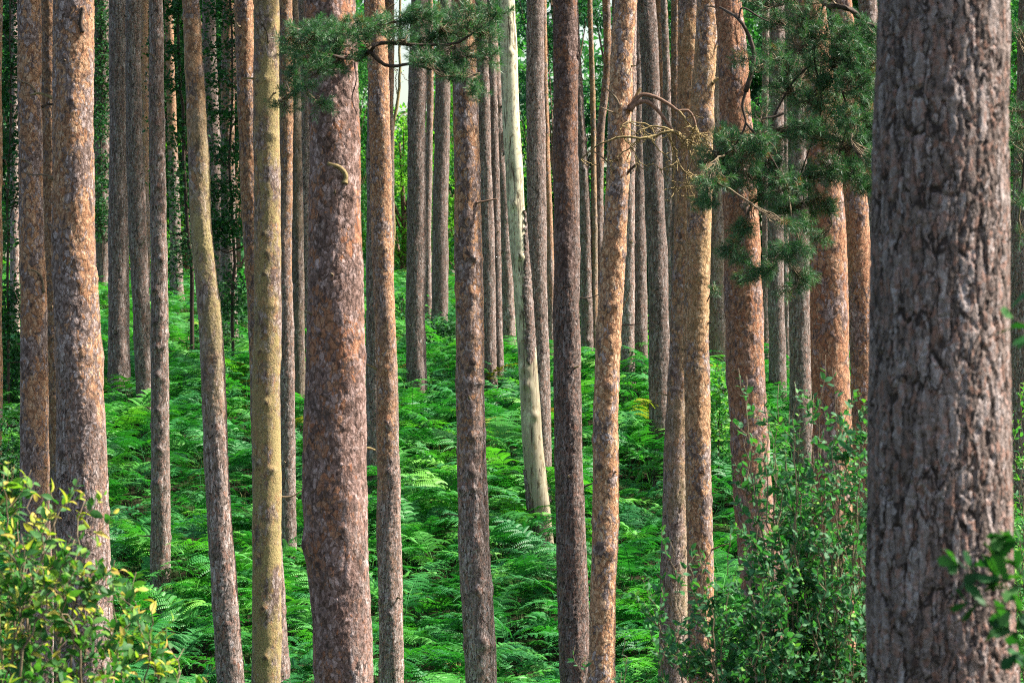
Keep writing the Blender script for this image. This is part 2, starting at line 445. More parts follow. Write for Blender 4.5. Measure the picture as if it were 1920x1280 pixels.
TREES = {}
def pine(key, label, pts, d=None, base=None, f=(.2, .8), o=.5, m=0., t=1., k=.5, red=.3, amp=0.0094, H=19., bark=None, name='pine_tree', seed=None,
         knots=None, crown=True, up=0., cat='pine tree', group='pine trees of the wood', lum=.065, bulge=None, whorl=None, mossz=None, fsc=37.):
    rng = np.random.default_rng(zlib.crc32(key.encode()) % 10 ** 6 if seed is None else seed)
    if d is None: d = depth_for(*base)
    z, x, r = path(pts, d)
    xb = x[0] + (x[0] - x[1]) / (z[0] - z[1] + 1e-6) * (0) 
    zg = float(ground(x[0], d))
    # extend straight to the ground and to the top
    s0 = np.clip((x[1] - x[0]) / (z[1] - z[0]), -.15, .15); s1 = np.clip((x[-1] - x[-2]) / (z[-1] - z[-2]), -.1, .1)
    zb, zt = zg - .3, zg + H
    xb = x[0] - s0 * (z[0] - zb)
    zg = float(ground(xb, d)); zb = zg - .3
    zz = np.concatenate([[zb], z, [z[-1] + 3, zt]])
    xx = np.concatenate([[xb], x, [x[-1] + s1 * 3, x[-1] + s1 * 5]])
    grow = (r[0] - r[1]) / (z[1] - z[0] + 1e-6)
    rb = r[0] + np.clip(grow, 0, .02) * (z[0] - zb)
    rr = np.concatenate([[rb], r, [r[-1] * .9, .06]])
    zf = np.arange(zb - 2, zt + 2, .05)
    ker = np.hanning(21); ker /= ker.sum()
    def sm(v):
        g = np.interp(zf, zz, v)
        return np.convolve(np.pad(g, 10, 'edge'), ker, 'valid')
    xs, rs = sm(xx), sm(rr)
    for wl in (.9, 1.7, 3.1):
        xs = xs + min(r.max(), .17) * .013 * wl ** .7 * np.sin(zf * 6.283 / wl + rng.uniform(0, 6.3)) * np.clip((zf - zg) / 1.0, 0, 1)
    # rows: dense where the frame looks
    ppm = FPX * 1024 / 1920 / d
    step = min(max(1.25 / ppm, .006), .03)
    zlo = max(zb, CZ - 700 / FPX * d); zhi = CZ + 700 / FPX * d
    rows = np.unique(np.concatenate([np.arange(zb, zlo, .25), np.arange(zlo, zhi, step), np.arange(zhi, zt, .5), [zt]]))
    rmax = r.max()
    seg = int(np.clip(2 * np.pi * rmax / (step * 1.15), 20, 230))
    cx, cr = np.interp(rows, zf, xs), np.interp(rows, zf, rs)
    th = np.arange(seg) / seg * 2 * np.pi
    T, Z = np.meshgrid(th, rows)
    Rr = cr[:, None] * (1 + lumps(rng, T, Z, lum))
    Rr = Rr * (1 + (.28 + .12 * np.sin(5 * T + rng.uniform(0, 6))) * np.exp(-np.clip(Z - zg, -.3, 9) / .22))
    kn = np.zeros_like(Rr)
    # whorls of old branch knots
    if k > 0:
        zc = zlo + rng.uniform(0, .4)
        gap = whorl or rng.uniform(.45, .8)
        while zc < zhi:
            for _ in range(rng.integers(2, 5)):
                a, dz = rng.uniform(0, 2 * np.pi), rng.normal(0, .03)
                da = (T - a + np.pi) % (2 * np.pi) - np.pi
                sg = max(rng.uniform(.022, .04), step * 1.4)
                dist2 = ((da * cr[:, None]) ** 2 + ((Z - zc - dz) * .85) ** 2) / sg ** 2
                Rr = Rr + k * rng.uniform(.008, .022) * np.exp(-dist2 * .5) * np.sqrt(rmax / .16)
                kn = np.maximum(kn, rng.uniform(.5, 1) * np.exp(-dist2 * 1.3) * min(1, k + .3))
            Rr = Rr + k * .005 * np.exp(-((Z - zc) / .05) ** 2)
            zc += gap * rng.uniform(.75, 1.25)
    for (kpx, kpy, ks, kb) in (knots or []):
        off = (kpx - np.interp(640 - kpy, [640 - q[0] for q in sorted(pts, key=lambda q: -q[0])], [q[1] for q in sorted(pts, key=lambda q: -q[0])])) / FPX * d
        zc = CZ + (640 - kpy) / FPX * d
        rc = np.interp(zc, zf, rs)
        a = -np.pi / 2 + math.asin(max(-1, min(1, off / rc)))
        da = (T - a + np.pi) % (2 * np.pi) - np.pi
        sg = max(ks * 1.25 / FPX * d, step * 1.5)
        dist2 = ((da * cr[:, None]) ** 2 + (Z - zc) ** 2) / sg ** 2
        Rr = Rr + kb * 1.3 / FPX * d * np.exp(-dist2 * .4)
        kn = np.maximum(kn, np.exp(-dist2 * .9))
    V = np.stack([cx[:, None] + Rr * np.cos(T), d + Rr * np.sin(T), Z], -1)
    base_loc = np.array([np.interp(zg, zf, xs), d, zg])
    V = (V - base_loc).reshape(-1, 3)
    n = len(rows)
    i, j = np.meshgrid(np.arange(n - 1), np.arange(seg), indexing='ij')
    a = i * seg + j; b = i * seg + (j + 1) % seg
    F = np.stack([a, b, b + seg, a + seg], -1).reshape(-1, 4)
    top = z[-1]; bot = max(z[0], CZ - 640 / FPX * d)
    uu = np.clip((Z - bot) / (top - bot), -.3, 1.3)
    fur = f[1] + (f[0] - f[1]) * uu + lumps(rng, T, Z, .12)
    orange = o + lumps(rng, T, Z, .15)
    mo = m * np.clip(.75 + .5 * np.cos(T - (-.6)) + lumps(rng, T, Z, .3), 0, 1)
    if mossz:
        zm = CZ + (640 - mossz[0]) / FPX * d
        mo = mo * np.exp(-((Z - zm) / (mossz[1] / FPX * d)) ** 2)
    root = empty(name, base_loc, label, cat, group)
    at = dict(furrow=fur.ravel(), orange=orange.ravel(), moss=mo.ravel(), knot=kn.ravel(), tone=t, red=red, fsc=fsc,
              amp=np.where(np.abs(Z - CZ).ravel() < 700 / FPX * d, amp, amp).ravel(), low=(1 - uu).ravel())
    obj('trunk', mesh('trunk', V, F, bark or BARK, at), root)
    if crown:
        me, lm = CROWNS[rng.integers(3)]
        hc = max(H - 5.5, CZ + 760 / FPX * d - zg + 1.0) + up
        c = obj('crown', me, root, (np.interp(zg + hc, zf, xs) - base_loc[0], 0, hc))
        c.rotation_euler.z = rng.uniform(0, 6.28)
        c2 = obj('crown_limb', lm, root, c.location); c2.rotation_euler.z = c.rotation_euler.z
    TREES[key] = dict(root=root, d=d, base=base_loc, path=(zf, xs, rs))
    return root

def stub(key, pts, r0, r1=None, mat=None, name='dead_branch', depth=0.0, seg=7):
    """a dead side branch drawn through photo points, starting on the trunk of tree KEY"""
    t = TREES[key]; d = t['d']
    zf, xs, rs = t['path']
    P = []
    for i, (px, py) in enumerate(pts):
        z = CZ + (640 - py) / FPX * d
        rc = float(np.interp(z, zf, rs)); xc = float(np.interp(z, zf, xs))
        x = (px - 960) / FPX * d
        q = (x - xc) / max(rc, 1e-3)
        y = d - (rc * math.sqrt(1 - q * q) if abs(q) < 1 else 0) * .98
        if i: y = min(y, P[-1][1]) - depth * .04
        s = y / d
        P.append([x * s, y, CZ + (640 - py) / FPX * y])
    P = curve(P, 16)
    tb = Tubes()
    rad = np.linspace(r0, r0 * .45 if r1 is None else r1, len(P)) / FPX * d
    rad[0] *= 1.5; rad[1] *= 1.2
    tb.add(P, rad, seg)
    return tb.build(name, mat or TWIG, t['root'], t['base'])

# ------------------------------------------------------------------ the trees, photo left to right: (row, centre, width) in photo pixels
pine('a', 'orange pine cut off by the left edge of the photo, only its right rim showing', [(0, -10, 28), (430, -13, 34), (860, -14, 38), (1280, -14, 40)], d=44, f=(0, .5), o=.8)
pine('a2', 'thin pale pinkish trunk amid dark leaves near the left photo edge', [(0, 26, 15), (215, 26, 15), (430, 27, 16), (640, 28, 18)], base=(28, 640), f=(.5, 1), o=.2, t=1.4, k=.2)
pine('b', 'flaky grey and orange pine with curved dead twigs, left of the thick stout pine', [(0, 55, 44), (215, 57, 45), (430, 60, 46), (640, 63, 50), (860, 65, 54), (1280, 70, 58)], d=31, f=(.0, .7), o=.42, t=1.15, amp=0.0109)
pine('b2', 'orange pine squeezed behind the gap between the two flaky pines by the yellowing shrub', [(0, 92, 34), (215, 95, 36), (430, 97, 37), (640, 103, 38), (860, 110, 40)], d=36, f=(0, .3), o=.75, t=.85)
pine('c', 'stout flaky pine with a short black branch stub near the top, over the yellowing shrub', [(0, 136, 76), (215, 138, 77), (430, 139, 79), (640, 145, 85), (860, 153, 88), (1060, 158, 92), (1280, 164, 96)], d=24, f=(.05, .75), o=.42, t=1.15, amp=0.0125, knots=[(140, 195, 7, 2), (150, 490, 8, 2), (125, 850, 7, 3), (172, 1020, 9, 3)])
pine('d', 'background pine clad in dark ivy, just right of the stout flaky pine', [(0, 191, 26), (215, 192, 26), (520, 192, 28)], base=(192, 528), f=(.7, 1), o=.2, k=.2)
pine('e', 'grey furrowed pine with flared foot, left one of the close grey pair', [(0, 221, 31), (215, 222, 33), (430, 222, 36), (640, 224, 39), (755, 225, 43)], base=(225, 758), f=(.75, 1.1), o=.2, k=.3)
pine('f', 'grey furrowed pine leaning behind the slim knotty brown one', [(0, 250, 26), (215, 251, 28), (430, 257, 32), (640, 268, 32), (780, 274, 32)], base=(274, 790), f=(.7, 1.1), o=.2, k=.3, t=.92)
pine('g', 'thin sunlit pinkish orange trunk glimpsed behind the close grey pair', [(0, 271, 15), (215, 271, 15), (350, 272, 15), (545, 273, 17)], base=(273, 548), f=(.1, .6), o=.7, t=1.25, k=.2)
pine('h', 'slim smooth brown pine with rows of dark knots, its foot visible among the bracken', [(0, 291, 25), (215, 294, 27), (430, 298, 29), (640, 300, 31), (860, 300, 33), (1110, 301, 37)], base=(301, 1118), f=(.55, 1.0), o=.35, k=.8, red=.5, amp=.008, t=1.0,
     knots=[(297, 180, 3, 2), (299, 238, 3, 2), (303, 293, 3, 3), (298, 353, 3, 2), (303, 415, 3, 2), (302, 487, 3, 3), (291, 545, 4, 3), (305, 594, 3, 2), (293, 605, 3, 2), (298, 652, 3, 3), (310, 650, 3, 2), (297, 705, 4, 3), (297, 770, 4, 3), (300, 842, 4, 3), (296, 905, 4, 3)])
pine('i', 'slender orange lit trunk wrapped in dark leafy twigs, left of the leaning lichened pine', [(0, 315, 15), (215, 322, 18), (430, 329, 20), (545, 332, 24)], base=(332, 550), f=(.0, .9), o=.85, t=1.1, k=.2)
pine('j', 'leaning pine with yellow lichen on its right side halfway up', [(0, 357, 33), (215, 369, 37), (430, 378, 39), (640, 397, 43), (860, 405, 42), (1060, 417, 46), (1280, 433, 48)], d=33, f=(.2, .95), o=.4, m=1.0, mossz=(470, 240), k=.35, t=1.2)
pine('k', 'grey background trunk half hidden by dark leaves, left of its paler twin', [(0, 391, 24), (215, 396, 26), (430, 408, 28), (600, 418, 32)], base=(418, 615), f=(.6, 1.1), o=.2, t=.9, k=.2)
pine('l', 'background trunk with a lit right edge above the crooked dark bough', [(0, 428, 24), (215, 427, 26), (430, 428, 27), (640, 431, 32)], base=(431, 655), f=(.1, .9), o=.5, k=.2)
pine('m', 'orange flaky pine crossing behind the smooth olive trunk', [(0, 457, 34), (215, 463, 36), (430, 475, 38), (640, 485, 40), (860, 496, 44), (1280, 518, 50)], d=35.3, f=(.0, .7), o=.62, t=1.05, amp=0.0101)
pine('n', 'smooth straight olive yellow trunk with few knots', [(0, 499, 47), (215, 500, 49), (430, 501, 50), (640, 501, 52), (860, 500, 54), (1280, 500, 55)], d=33.5, f=(.0, .2), o=.35, m=.95, k=.5, t=1.2, amp=.005, lum=.02,
     knots=[(486, 155, 4, 2), (484, 178, 4, 2), (495, 440, 4, 2), (497, 515, 4, 2), (490, 660, 4, 2), (503, 755, 4, 3), (485, 870, 4, 2), (512, 880, 4, 3), (495, 1138, 5, 3), (500, 1230, 5, 3)])
pine('o', 'narrow pink grey pine directly right of the smooth olive trunk', [(0, 536, 24), (215, 537, 25), (430, 534, 26), (640, 537, 28), (860, 539, 28), (1060, 541, 28)], base=(541, 1070), f=(.2, .8), o=.5)
pine('p', 'dark narrow grey trunk with greenish bark, left of the thick reddish pine', [(0, 548, 20), (215, 554, 21), (430, 557, 22), (640, 559, 23), (770, 561, 24)], base=(561, 775), f=(.7, 1), o=.1, t=.62, m=.3, k=.2)
pine('q', 'pale grey trunk tucked against the left flank of the thick reddish pine', [(0, 568, 20), (215, 571, 21), (430, 573, 21), (700, 578, 24)], base=(578, 705), f=(.8, 1.1), o=.1, t=1.1, k=.1)
pine('r', 'thick reddish purple pine carrying the low green needle bough', [(0, 614, 94), (215, 626, 95), (430, 632, 99), (640, 629, 108), (860, 628, 117), (1000, 630, 121), (1100, 638, 112), (1280, 646, 108)], d=22, f=(.05, .5), o=.12, red=1.0, k=.4, amp=0.0109, t=1.12,
     knots=[(632, 200, 4, 1), (588, 440, 6, 2), (600, 508, 5, 2), (675, 495, 5, 2), (603, 625, 5, 2), (617, 920, 8, 2), (645, 990, 6, 2), (600, 1055, 7, 2), (577, 1020, 12, 6), (603, 1148, 5, 1)])
pine('s', 'tan pine with dark peeling scars, right of the thick reddish pine', [(0, 703, 38), (215, 712, 41), (430, 717, 40), (640, 723, 38), (860, 728, 40), (1060, 731, 42), (1280, 734, 45)], d=33.3, f=(.1, .75), o=.62, k=.5, t=1.25, amp=.011,
     knots=[(726, 470, 3, 1), (722, 600, 5, 2), (725, 790, 4, 2), (730, 885, 5, 3), (732, 1150, 4, 2)])
pine('t', 'grey furrowed trunk whose left strip shows behind the tan pine', [(0, 705, 28), (430, 702, 29), (640, 703, 31), (910, 704, 33)], base=(704, 920), f=(.7, 1.1), o=.2, k=.2)
pine('u', 'brown trunk fading behind the right side of the tan pine, beside the sky gap', [(0, 728, 24), (250, 726, 24), (640, 724, 27)], base=(724, 690), f=(.2, .8), o=.5, t=.8, k=.2)
pine('v', 'dark fronted pine with bright right rim standing alone below the sky gap', [(0, 787, 32), (215, 781, 33), (430, 781, 34), (640, 780, 35), (730, 780, 38)], base=(780, 738), f=(.6, 1.1), o=.4, t=.85, k=.35)
pine('w', 'thin lit trunk just behind the dark fronted pine with bright rim', [(0, 806, 12), (215, 806, 13), (430, 801, 13), (590, 803, 14)], base=(803, 596), f=(.3, .8), o=.6, t=1.2, k=.2)
pine('x', 'plain grey purple trunk standing on the crest behind low brambles', [(0, 833, 26), (215, 829, 27), (430, 825, 28), (600, 824, 31)], base=(824, 606), f=(.7, 1), o=.1, t=.85, k=.15)
pine('y', 'flaky brown pine with swollen joints running to the bottom, photo centre left', [(0, 868, 44), (215, 872, 47), (430, 879, 50), (640, 881, 53), (860, 884, 53), (1060, 891, 57), (1280, 902, 57)], d=32.5, f=(.0, .8), o=.42, t=1.2, k=.8, amp=0.0094,
     knots=[(880, 475, 6, 2), (885, 680, 6, 2), (860, 575, 4, 2), (893, 555, 4, 2), (885, 885, 6, 3), (900, 1020, 7, 3), (905, 1200, 6, 3)])
pine('z', 'grey trunk showing right behind the flaky swollen jointed pine', [(0, 902, 21), (215, 907, 22), (430, 914, 23), (640, 917, 25), (725, 919, 28)], base=(919, 732), f=(.6, 1.1), o=.2, k=.2)
pine('A', 'narrow grey trunk between two grey ones, left of the bare pale dead tree', [(0, 920, 15), (215, 925, 16), (430, 930, 16), (640, 934, 17), (715, 936, 19)], base=(936, 722), f=(.6, 1.0), o=.3, k=.2)
pine('B', 'knotty trunk with sunlit right side, directly left of the bare pale dead tree', [(0, 918, 17), (215, 935, 20), (430, 947, 22), (655, 956, 24)], base=(956, 666), f=(.4, .9), o=.4, k=.6, t=1.15)
pine('C', 'dead pine stripped of bark, pale yellow wood with a ragged bark strip', [(0, 951, 31), (215, 957, 32), (430, 971, 33), (640, 987, 34), (860, 1001, 39), (990, 1013, 42)], base=(1012, 1005), bark=DEAD, name='dead_pine', cat='dead tree', group='', crown=False, H=11, k=.35, lum=.02,
     knots=[(977, 482, 4, 3), (982, 690, 4, 2), (987, 722, 4, 3), (1003, 780, 4, 3), (965, 385, 4, 2), (955, 100, 4, 2)])
pine('D', 'straight plain grey pine immediately right of the bare pale dead tree', [(0, 1003, 31), (215, 1004, 33), (430, 1006, 34), (640, 1012, 34), (860, 1016, 34), (930, 1017, 35)], base=(1017, 940), f=(.7, 1.1), o=.2, k=.2)
pine('E', 'thin sunlit orange trunk between plain grey pine and the dark reddish straight one', [(0, 1019, 11), (300, 1025, 12), (430, 1031, 13), (685, 1034, 15)], base=(1034, 688), f=(.1, .6), o=.75, t=1.25, k=.2)
pine('F', 'dark reddish brown straight pine with rough scaly bark, photo centre', [(0, 1059, 45), (215, 1060, 45), (430, 1061, 46), (640, 1063, 47), (860, 1066, 49), (1060, 1071, 54), (1280, 1077, 53)], d=31.5, f=(.3, .9), o=.3, red=.9, k=.3, t=.72, amp=0.0109)
pine('G', 'knotty grey trunk leaning out from behind the dark reddish straight pine', [(0, 1077, 13), (150, 1084, 14), (300, 1092, 18), (430, 1097, 22), (690, 1103, 25)], base=(1103, 694), f=(.4, .9), o=.3, k=.9)
pine('H', 'pencil thin tan trunk standing in front of dark green needles', [(0, 1106, 9), (215, 1112, 10), (430, 1114, 11), (690, 1117, 13)], base=(1117, 694), f=(.2, .6), o=.5, m=.3, t=1.15, k=.3)
pine('I', 'thin crooked grey trunk bent to the left, behind the bright orange leaning pine', [(0, 1137, 15), (120, 1140, 15), (240, 1126, 14), (430, 1123, 15), (680, 1126, 17)], base=(1126, 690), f=(.3, .9), o=.4, k=.5)
pine('J', 'bright orange leaning pine with big curved dead branches and tangled twigs', [(0, 1173, 44), (215, 1163, 43), (430, 1153, 45), (640, 1141, 46), (860, 1136, 48), (1060, 1132, 49), (1280, 1129, 51)], d=28.6, f=(-.1, .15), o=.72, red=.15, k=.7, t=1.5, amp=0.0109,
     knots=[(1160, 200, 5, 3), (1135, 575, 5, 3), (1155, 573, 5, 2), (1140, 725, 8, 4), (1125, 875, 8, 3), (1121, 1025, 7, 3), (1145, 1035, 6, 3), (1150, 320, 5, 2)])
pine('K', 'pale grey white trunk with knots, right behind the bright orange leaning pine', [(0, 1184, 19), (430, 1178, 22), (640, 1177, 23), (720, 1178, 26)], base=(1178, 724), f=(.6, .9), o=.2, t=1.35, k=.6)
pine('L', 'grey trunk between the pale knotty trunk and the broader grey pine', [(0, 1195, 22), (215, 1196, 24), (430, 1198, 26), (710, 1200, 28)], base=(1200, 716), f=(.7, 1.1), o=.2, t=.85, k=.2)
pine('M', 'broad dark grey furrowed pine with its foot in the bracken, right of centre', [(0, 1213, 32), (215, 1222, 34), (430, 1230, 36), (640, 1236, 37), (845, 1238, 39)], base=(1238, 850), f=(.75, 1.1), o=.15, t=.8, k=.15)
pine('N', 'narrow tan trunk crossing behind the big dead curved branches', [(0, 1234, 18), (160, 1237, 18), (430, 1246, 19), (690, 1250, 22)], base=(1250, 700), f=(.1, .6), o=.6, k=.3)
pine('O', 'pinkish grey trunk with a lit edge behind the hanging tangle of dead twigs', [(0, 1245, 10), (150, 1250, 14), (300, 1254, 21), (430, 1257, 22), (690, 1260, 24)], base=(1260, 702), f=(.5, 1), o=.3, t=1.15, k=.3)
pine('P', 'brown sliver of trunk behind the left one of the joined tan pair', [(0, 1266, 17), (350, 1268, 18), (640, 1268, 20)], d=40, f=(.1, .6), o=.55, t=.8, k=.2)
pine('Q', 'left one of the joined tan pair, with reddish lower bark', [(0, 1292, 43), (215, 1291, 43), (430, 1286, 43), (640, 1277, 43), (860, 1268, 42), (1060, 1263, 46), (1280, 1261, 52)], d=31, f=(-.1, .85), o=.55, m=.35, k=.4, t=1.2, amp=0.0101)
pine('R', 'right one of the joined tan pair, golden bark with flaking scales', [(0, 1326, 40), (215, 1318, 44), (430, 1309, 47), (640, 1304, 48), (860, 1309, 48), (1060, 1312, 50), (1280, 1317, 53)], d=30, f=(-.1, .25), o=.66, m=.45, red=.1, k=.6, t=1.3, amp=0.0117, mossz=(350, 350),
     knots=[(1330, 235, 9, 4), (1268, 720, 6, 1), (1285, 745, 6, 2), (1308, 915, 6, 2)])
pine('S', 'grey mossy trunk in the gap right of the joined tan pair', [(0, 1336, 28), (430, 1344, 31), (700, 1347, 35)], base=(1347, 702), f=(.7, 1.0), o=.2, m=.25, k=.2)
pine('T', 'broad red and orange pine half veiled by hanging needles, above the sallow bush', [(0, 1366, 50), (215, 1380, 60), (430, 1392, 68), (640, 1398, 71), (860, 1405, 73), (1060, 1424, 76), (1280, 1442, 79)], d=27, f=(.0, .6), o=.6, red=.8, k=.3, amp=0.0125, t=1.2)
pine('U', 'very thin pale trunk showing right of the broad red and orange pine', [(0, 1436, 12), (430, 1435, 12), (720, 1437, 14)], d=57, f=(.6, .9), o=.3, t=1.3, k=.2)
pine('V', 'grey trunk standing between two thin pale ones behind the sallow bush', [(0, 1457, 27), (430, 1454, 28), (640, 1457, 30), (780, 1458, 33)], d=52, f=(.6, 1.1), o=.2, t=.85, k=.2)
pine('X', 'thin pale trunk lit on its right, two left of the rough orange pair', [(0, 1472, 14), (430, 1472, 15), (780, 1475, 17)], d=56, f=(.5, .9), o=.3, t=1.2, k=.2)
pine('Y', 'grey furrowed trunk directly left of the rough orange pair', [(0, 1492, 36), (430, 1498, 37), (640, 1501, 39), (860, 1503, 42)], d=47, f=(.75, 1.1), o=.15, t=.92, k=.2)
pine('Z', 'left one of the rough orange pair, with a ragged dark seam down its right side', [(0, 1521, 56), (215, 1538, 62), (430, 1554, 68), (640, 1557, 71), (860, 1560, 74), (1280, 1566, 80)], d=29, f=(-.1, .2), o=.68, red=.65, k=.3, amp=0.0108, t=1.2)
pine('1', 'right one of the rough orange pair, nearest to the huge trunk', [(0, 1578, 38), (215, 1593, 42), (430, 1609, 46), (640, 1616, 50), (860, 1621, 54), (1280, 1628, 60)], d=33, f=(.0, .35), o=.65, red=.6, t=1.2, k=.3, amp=0.0125)
pine('2', 'pale grey trunk peeping out beside the huge trunk, behind the needle boughs', [(0, 1628, 34), (215, 1632, 34), (430, 1635, 34), (700, 1638, 36)], d=42, up=6., H=25., f=(.6, 1), o=.35, t=1.05, k=.2)
pine('3', 'huge near trunk with deep grey fissured bark, largest in the photo', [(0, 1767, 234), (215, 1765, 238), (430, 1764, 245), (640, 1764, 250), (860, 1762, 255), (1060, 1765, 262), (1280, 1768, 272)], d=11, f=(1.3, 1.3), o=.2, k=.12, red=.55, t=.86, amp=.014, lum=.018, fsc=26.,
     knots=[(1762, 180, 11, 2), (1748, 645, 9, -2), (1832, 540, 10, 2), (1682, 895, 7, -2), (1800, 905, 8, 0), (1697, 1228, 7, 2), (1805, 1220, 10, 2)])
pine('4', 'brown furrowed trunk cut off by the right edge, behind the huge trunk', [(0, 1932, 40), (430, 1918, 43), (640, 1915, 46), (900, 1914, 48)], d=44, up=6., H=25., f=(.5, 1.1), o=.35, red=.6, t=.9, k=.2)

# bark strip still hanging on the dead pine: a curved sheet with thickness
def bark_strip(key, pts):
    t = TREES[key]; d = t['d']; zf, xs, rs = t['path']
    rng = np.random.default_rng(5)
    rows = np.arange(pts[0][0], pts[-1][0], 3.0)
    lo = np.interp(rows, [p[0] for p in pts], [p[1] for p in pts]) + rng.normal(0, 1.6, len(rows))
    hi = np.interp(rows, [p[0] for p in pts], [p[2] for p in pts]) + rng.normal(0, .7, len(rows))
    V, m = [], 9
    for py, a, b in zip(rows, lo, hi):
        z = CZ + (640 - py) / FPX * d
        xc, rc = np.interp(z, zf, xs), np.interp(z, zf, rs)
        qa = np.clip(((a - 960) / FPX * d - xc) / rc, -1, 1); qb = ((b - 960) / FPX * d - xc) / rc
        ta = -np.pi / 2 + math.asin(qa)
        tb_ = -np.pi / 2 + (math.asin(qb) if qb < 1 else np.pi / 2 + (qb - 1) * 2)
        for s in (.035, .004):
            for u in np.linspace(0, 1, m):
                an = ta + (tb_ - ta) * u
                rr = rc + (s if s < .01 else s * (.45 + .55 * math.sin(np.pi * min(1, u * 1.2 + .1))))
                V.append([xc + rr * math.cos(an), d + rr * math.sin(an), z])
    V = np.array(V) - t['base']
    n = len(rows); k = 2 * m
    F = []
    ring = list(range(m)) + [m + i for i in range(m - 1, -1, -1)]
    for i in range(n - 1):
        for j in range(k):
            a, b = ring[j], ring[(j + 1) % k]
            F.append([i * k + a, i * k + b, (i + 1) * k + b, (i + 1) * k + a])
    caps = []
    for i in (0, n - 1):
        for j in range(m - 1):
            caps.append([i * k + j, i * k + j + 1, i * k + m + j + 1, i * k + m + j])
    at = dict(furrow=.9, orange=.0, moss=0, knot=0, tone=.85, red=.5, fsc=36, amp=0.0094, low=0)
    o = obj('bark_strip', mesh('bark_strip', V, np.array(F + caps), BARK, at), t['root'])
    o['label'] = 'ragged purple grey strip of bark left on the bare trunk'
bark_strip('C', [(395, 981, 986), (440, 983, 990), (530, 982, 996), (560, 979, 999), (590, 982, 1001), (615, 986, 1003), (640, 983, 1004), (668, 988, 1002), (686, 991, 996)])
bark_strip('C', [(880, 983, 987), (905, 984, 990), (940, 987, 997), (965, 990, 1004), (1025, 993, 1016)])

# dead side branches and stubs
stub('b', [(68, 172), (55, 158), (30, 150)], 2.2)
stub('b', [(58, 308), (45, 300), (28, 299)], 2.4)
stub('b', [(82, 548), (78, 520), (66, 508), (50, 505)], 2.2)
stub('c', [(102, 334), (85, 328), (60, 328), (44, 323)], 2.2)
stub('c', [(155, 60), (151, 42), (155, 14)], 4.0, 3.0, DARKTWIG)
stub('h', [(291, 112), (284, 102), (274, 99)], 1.6)
stub('n', [(503, 80), (500, 60), (490, 44)], 1.6, None, DARKTWIG)
stub('r', [(646, 344), (648, 328), (636, 314), (614, 306)], 5.0, 4.0, LICHEN)
stub('y', [(893, 380), (910, 377), (932, 373)], 2.2, 1.6, REDTWIG)
stub('F', [(1080, 115), (1087, 100), (1084, 84)], 1.6, None, DARKTWIG)
stub('R', [(1336, 156), (1346, 148), (1366, 147)], 3.2, 2.4, LICHEN)
stub('3', [(1762, 180), (1757, 172), (1760, 160)], 4, 3, LICHEN)
stub('G', [(1092, 150), (1086, 130), (1095, 112)], 1.6)
stub('B', [(940, 200), (958, 190), (975, 170)], 1.6, 1, DARKTWIG)
stub('B', [(945, 290), (955, 265), (950, 240)], 1.4, 1, DARKTWIG)
stub('s', [(715, 30), (728, 16), (740, 8)], 2.4, 1.5, TWIG)

def random_stubs():
    rng = np.random.default_rng(19)
    for key, t in list(TREES.items()):
        if t['d'] > 56 or key in ('C', '3', 'q', 't', 'u', 'P'): continue
        d = t['d']; zf, xs, rs = t['path']
        for _ in range(rng.integers(2, 5) if d > 40 else rng.integers(3, 7)):
            py = rng.uniform(10, 1150)
            z = CZ + (640 - py) / FPX * d
            if z < t['base'][2] + 1.0: continue
            a = rng.uniform(-np.pi, 0) if rng.random() < .7 else rng.choice([-np.pi, 0]) + rng.normal(0, .2)
            c = np.array([np.interp(z, zf, xs), d, z]); r = float(np.interp(z, zf, rs))
            n = np.array([math.cos(a), math.sin(a), 0]); L = rng.choice([.03, .05, .08, .16], p=[.35, .3, .2, .15]) * rng.uniform(.8, 1.3)
            p0 = c + n * r * .93; p1 = p0 + (n + [0, 0, rng.uniform(-.1, .5)]) * (L * .6 + .01); p2 = p1 + (n * .8 + [rng.normal(0, .25), 0, rng.normal(.2, .4)]) * L * .6
            P = curve([p0, p1, p2], 8); r0 = rng.uniform(.006, .011)
            tb = Tubes(); tb.add(P, np.array([r0 * 1.8, r0 * 1.2, r0, r0 * .8, r0 * .6]), 6)
            tb.build('branch_stub', [TWIG, DARKTWIG, LICHEN][rng.choice(3, p=[.45, .4, .15])], t['root'], t['base'])
random_stubs()

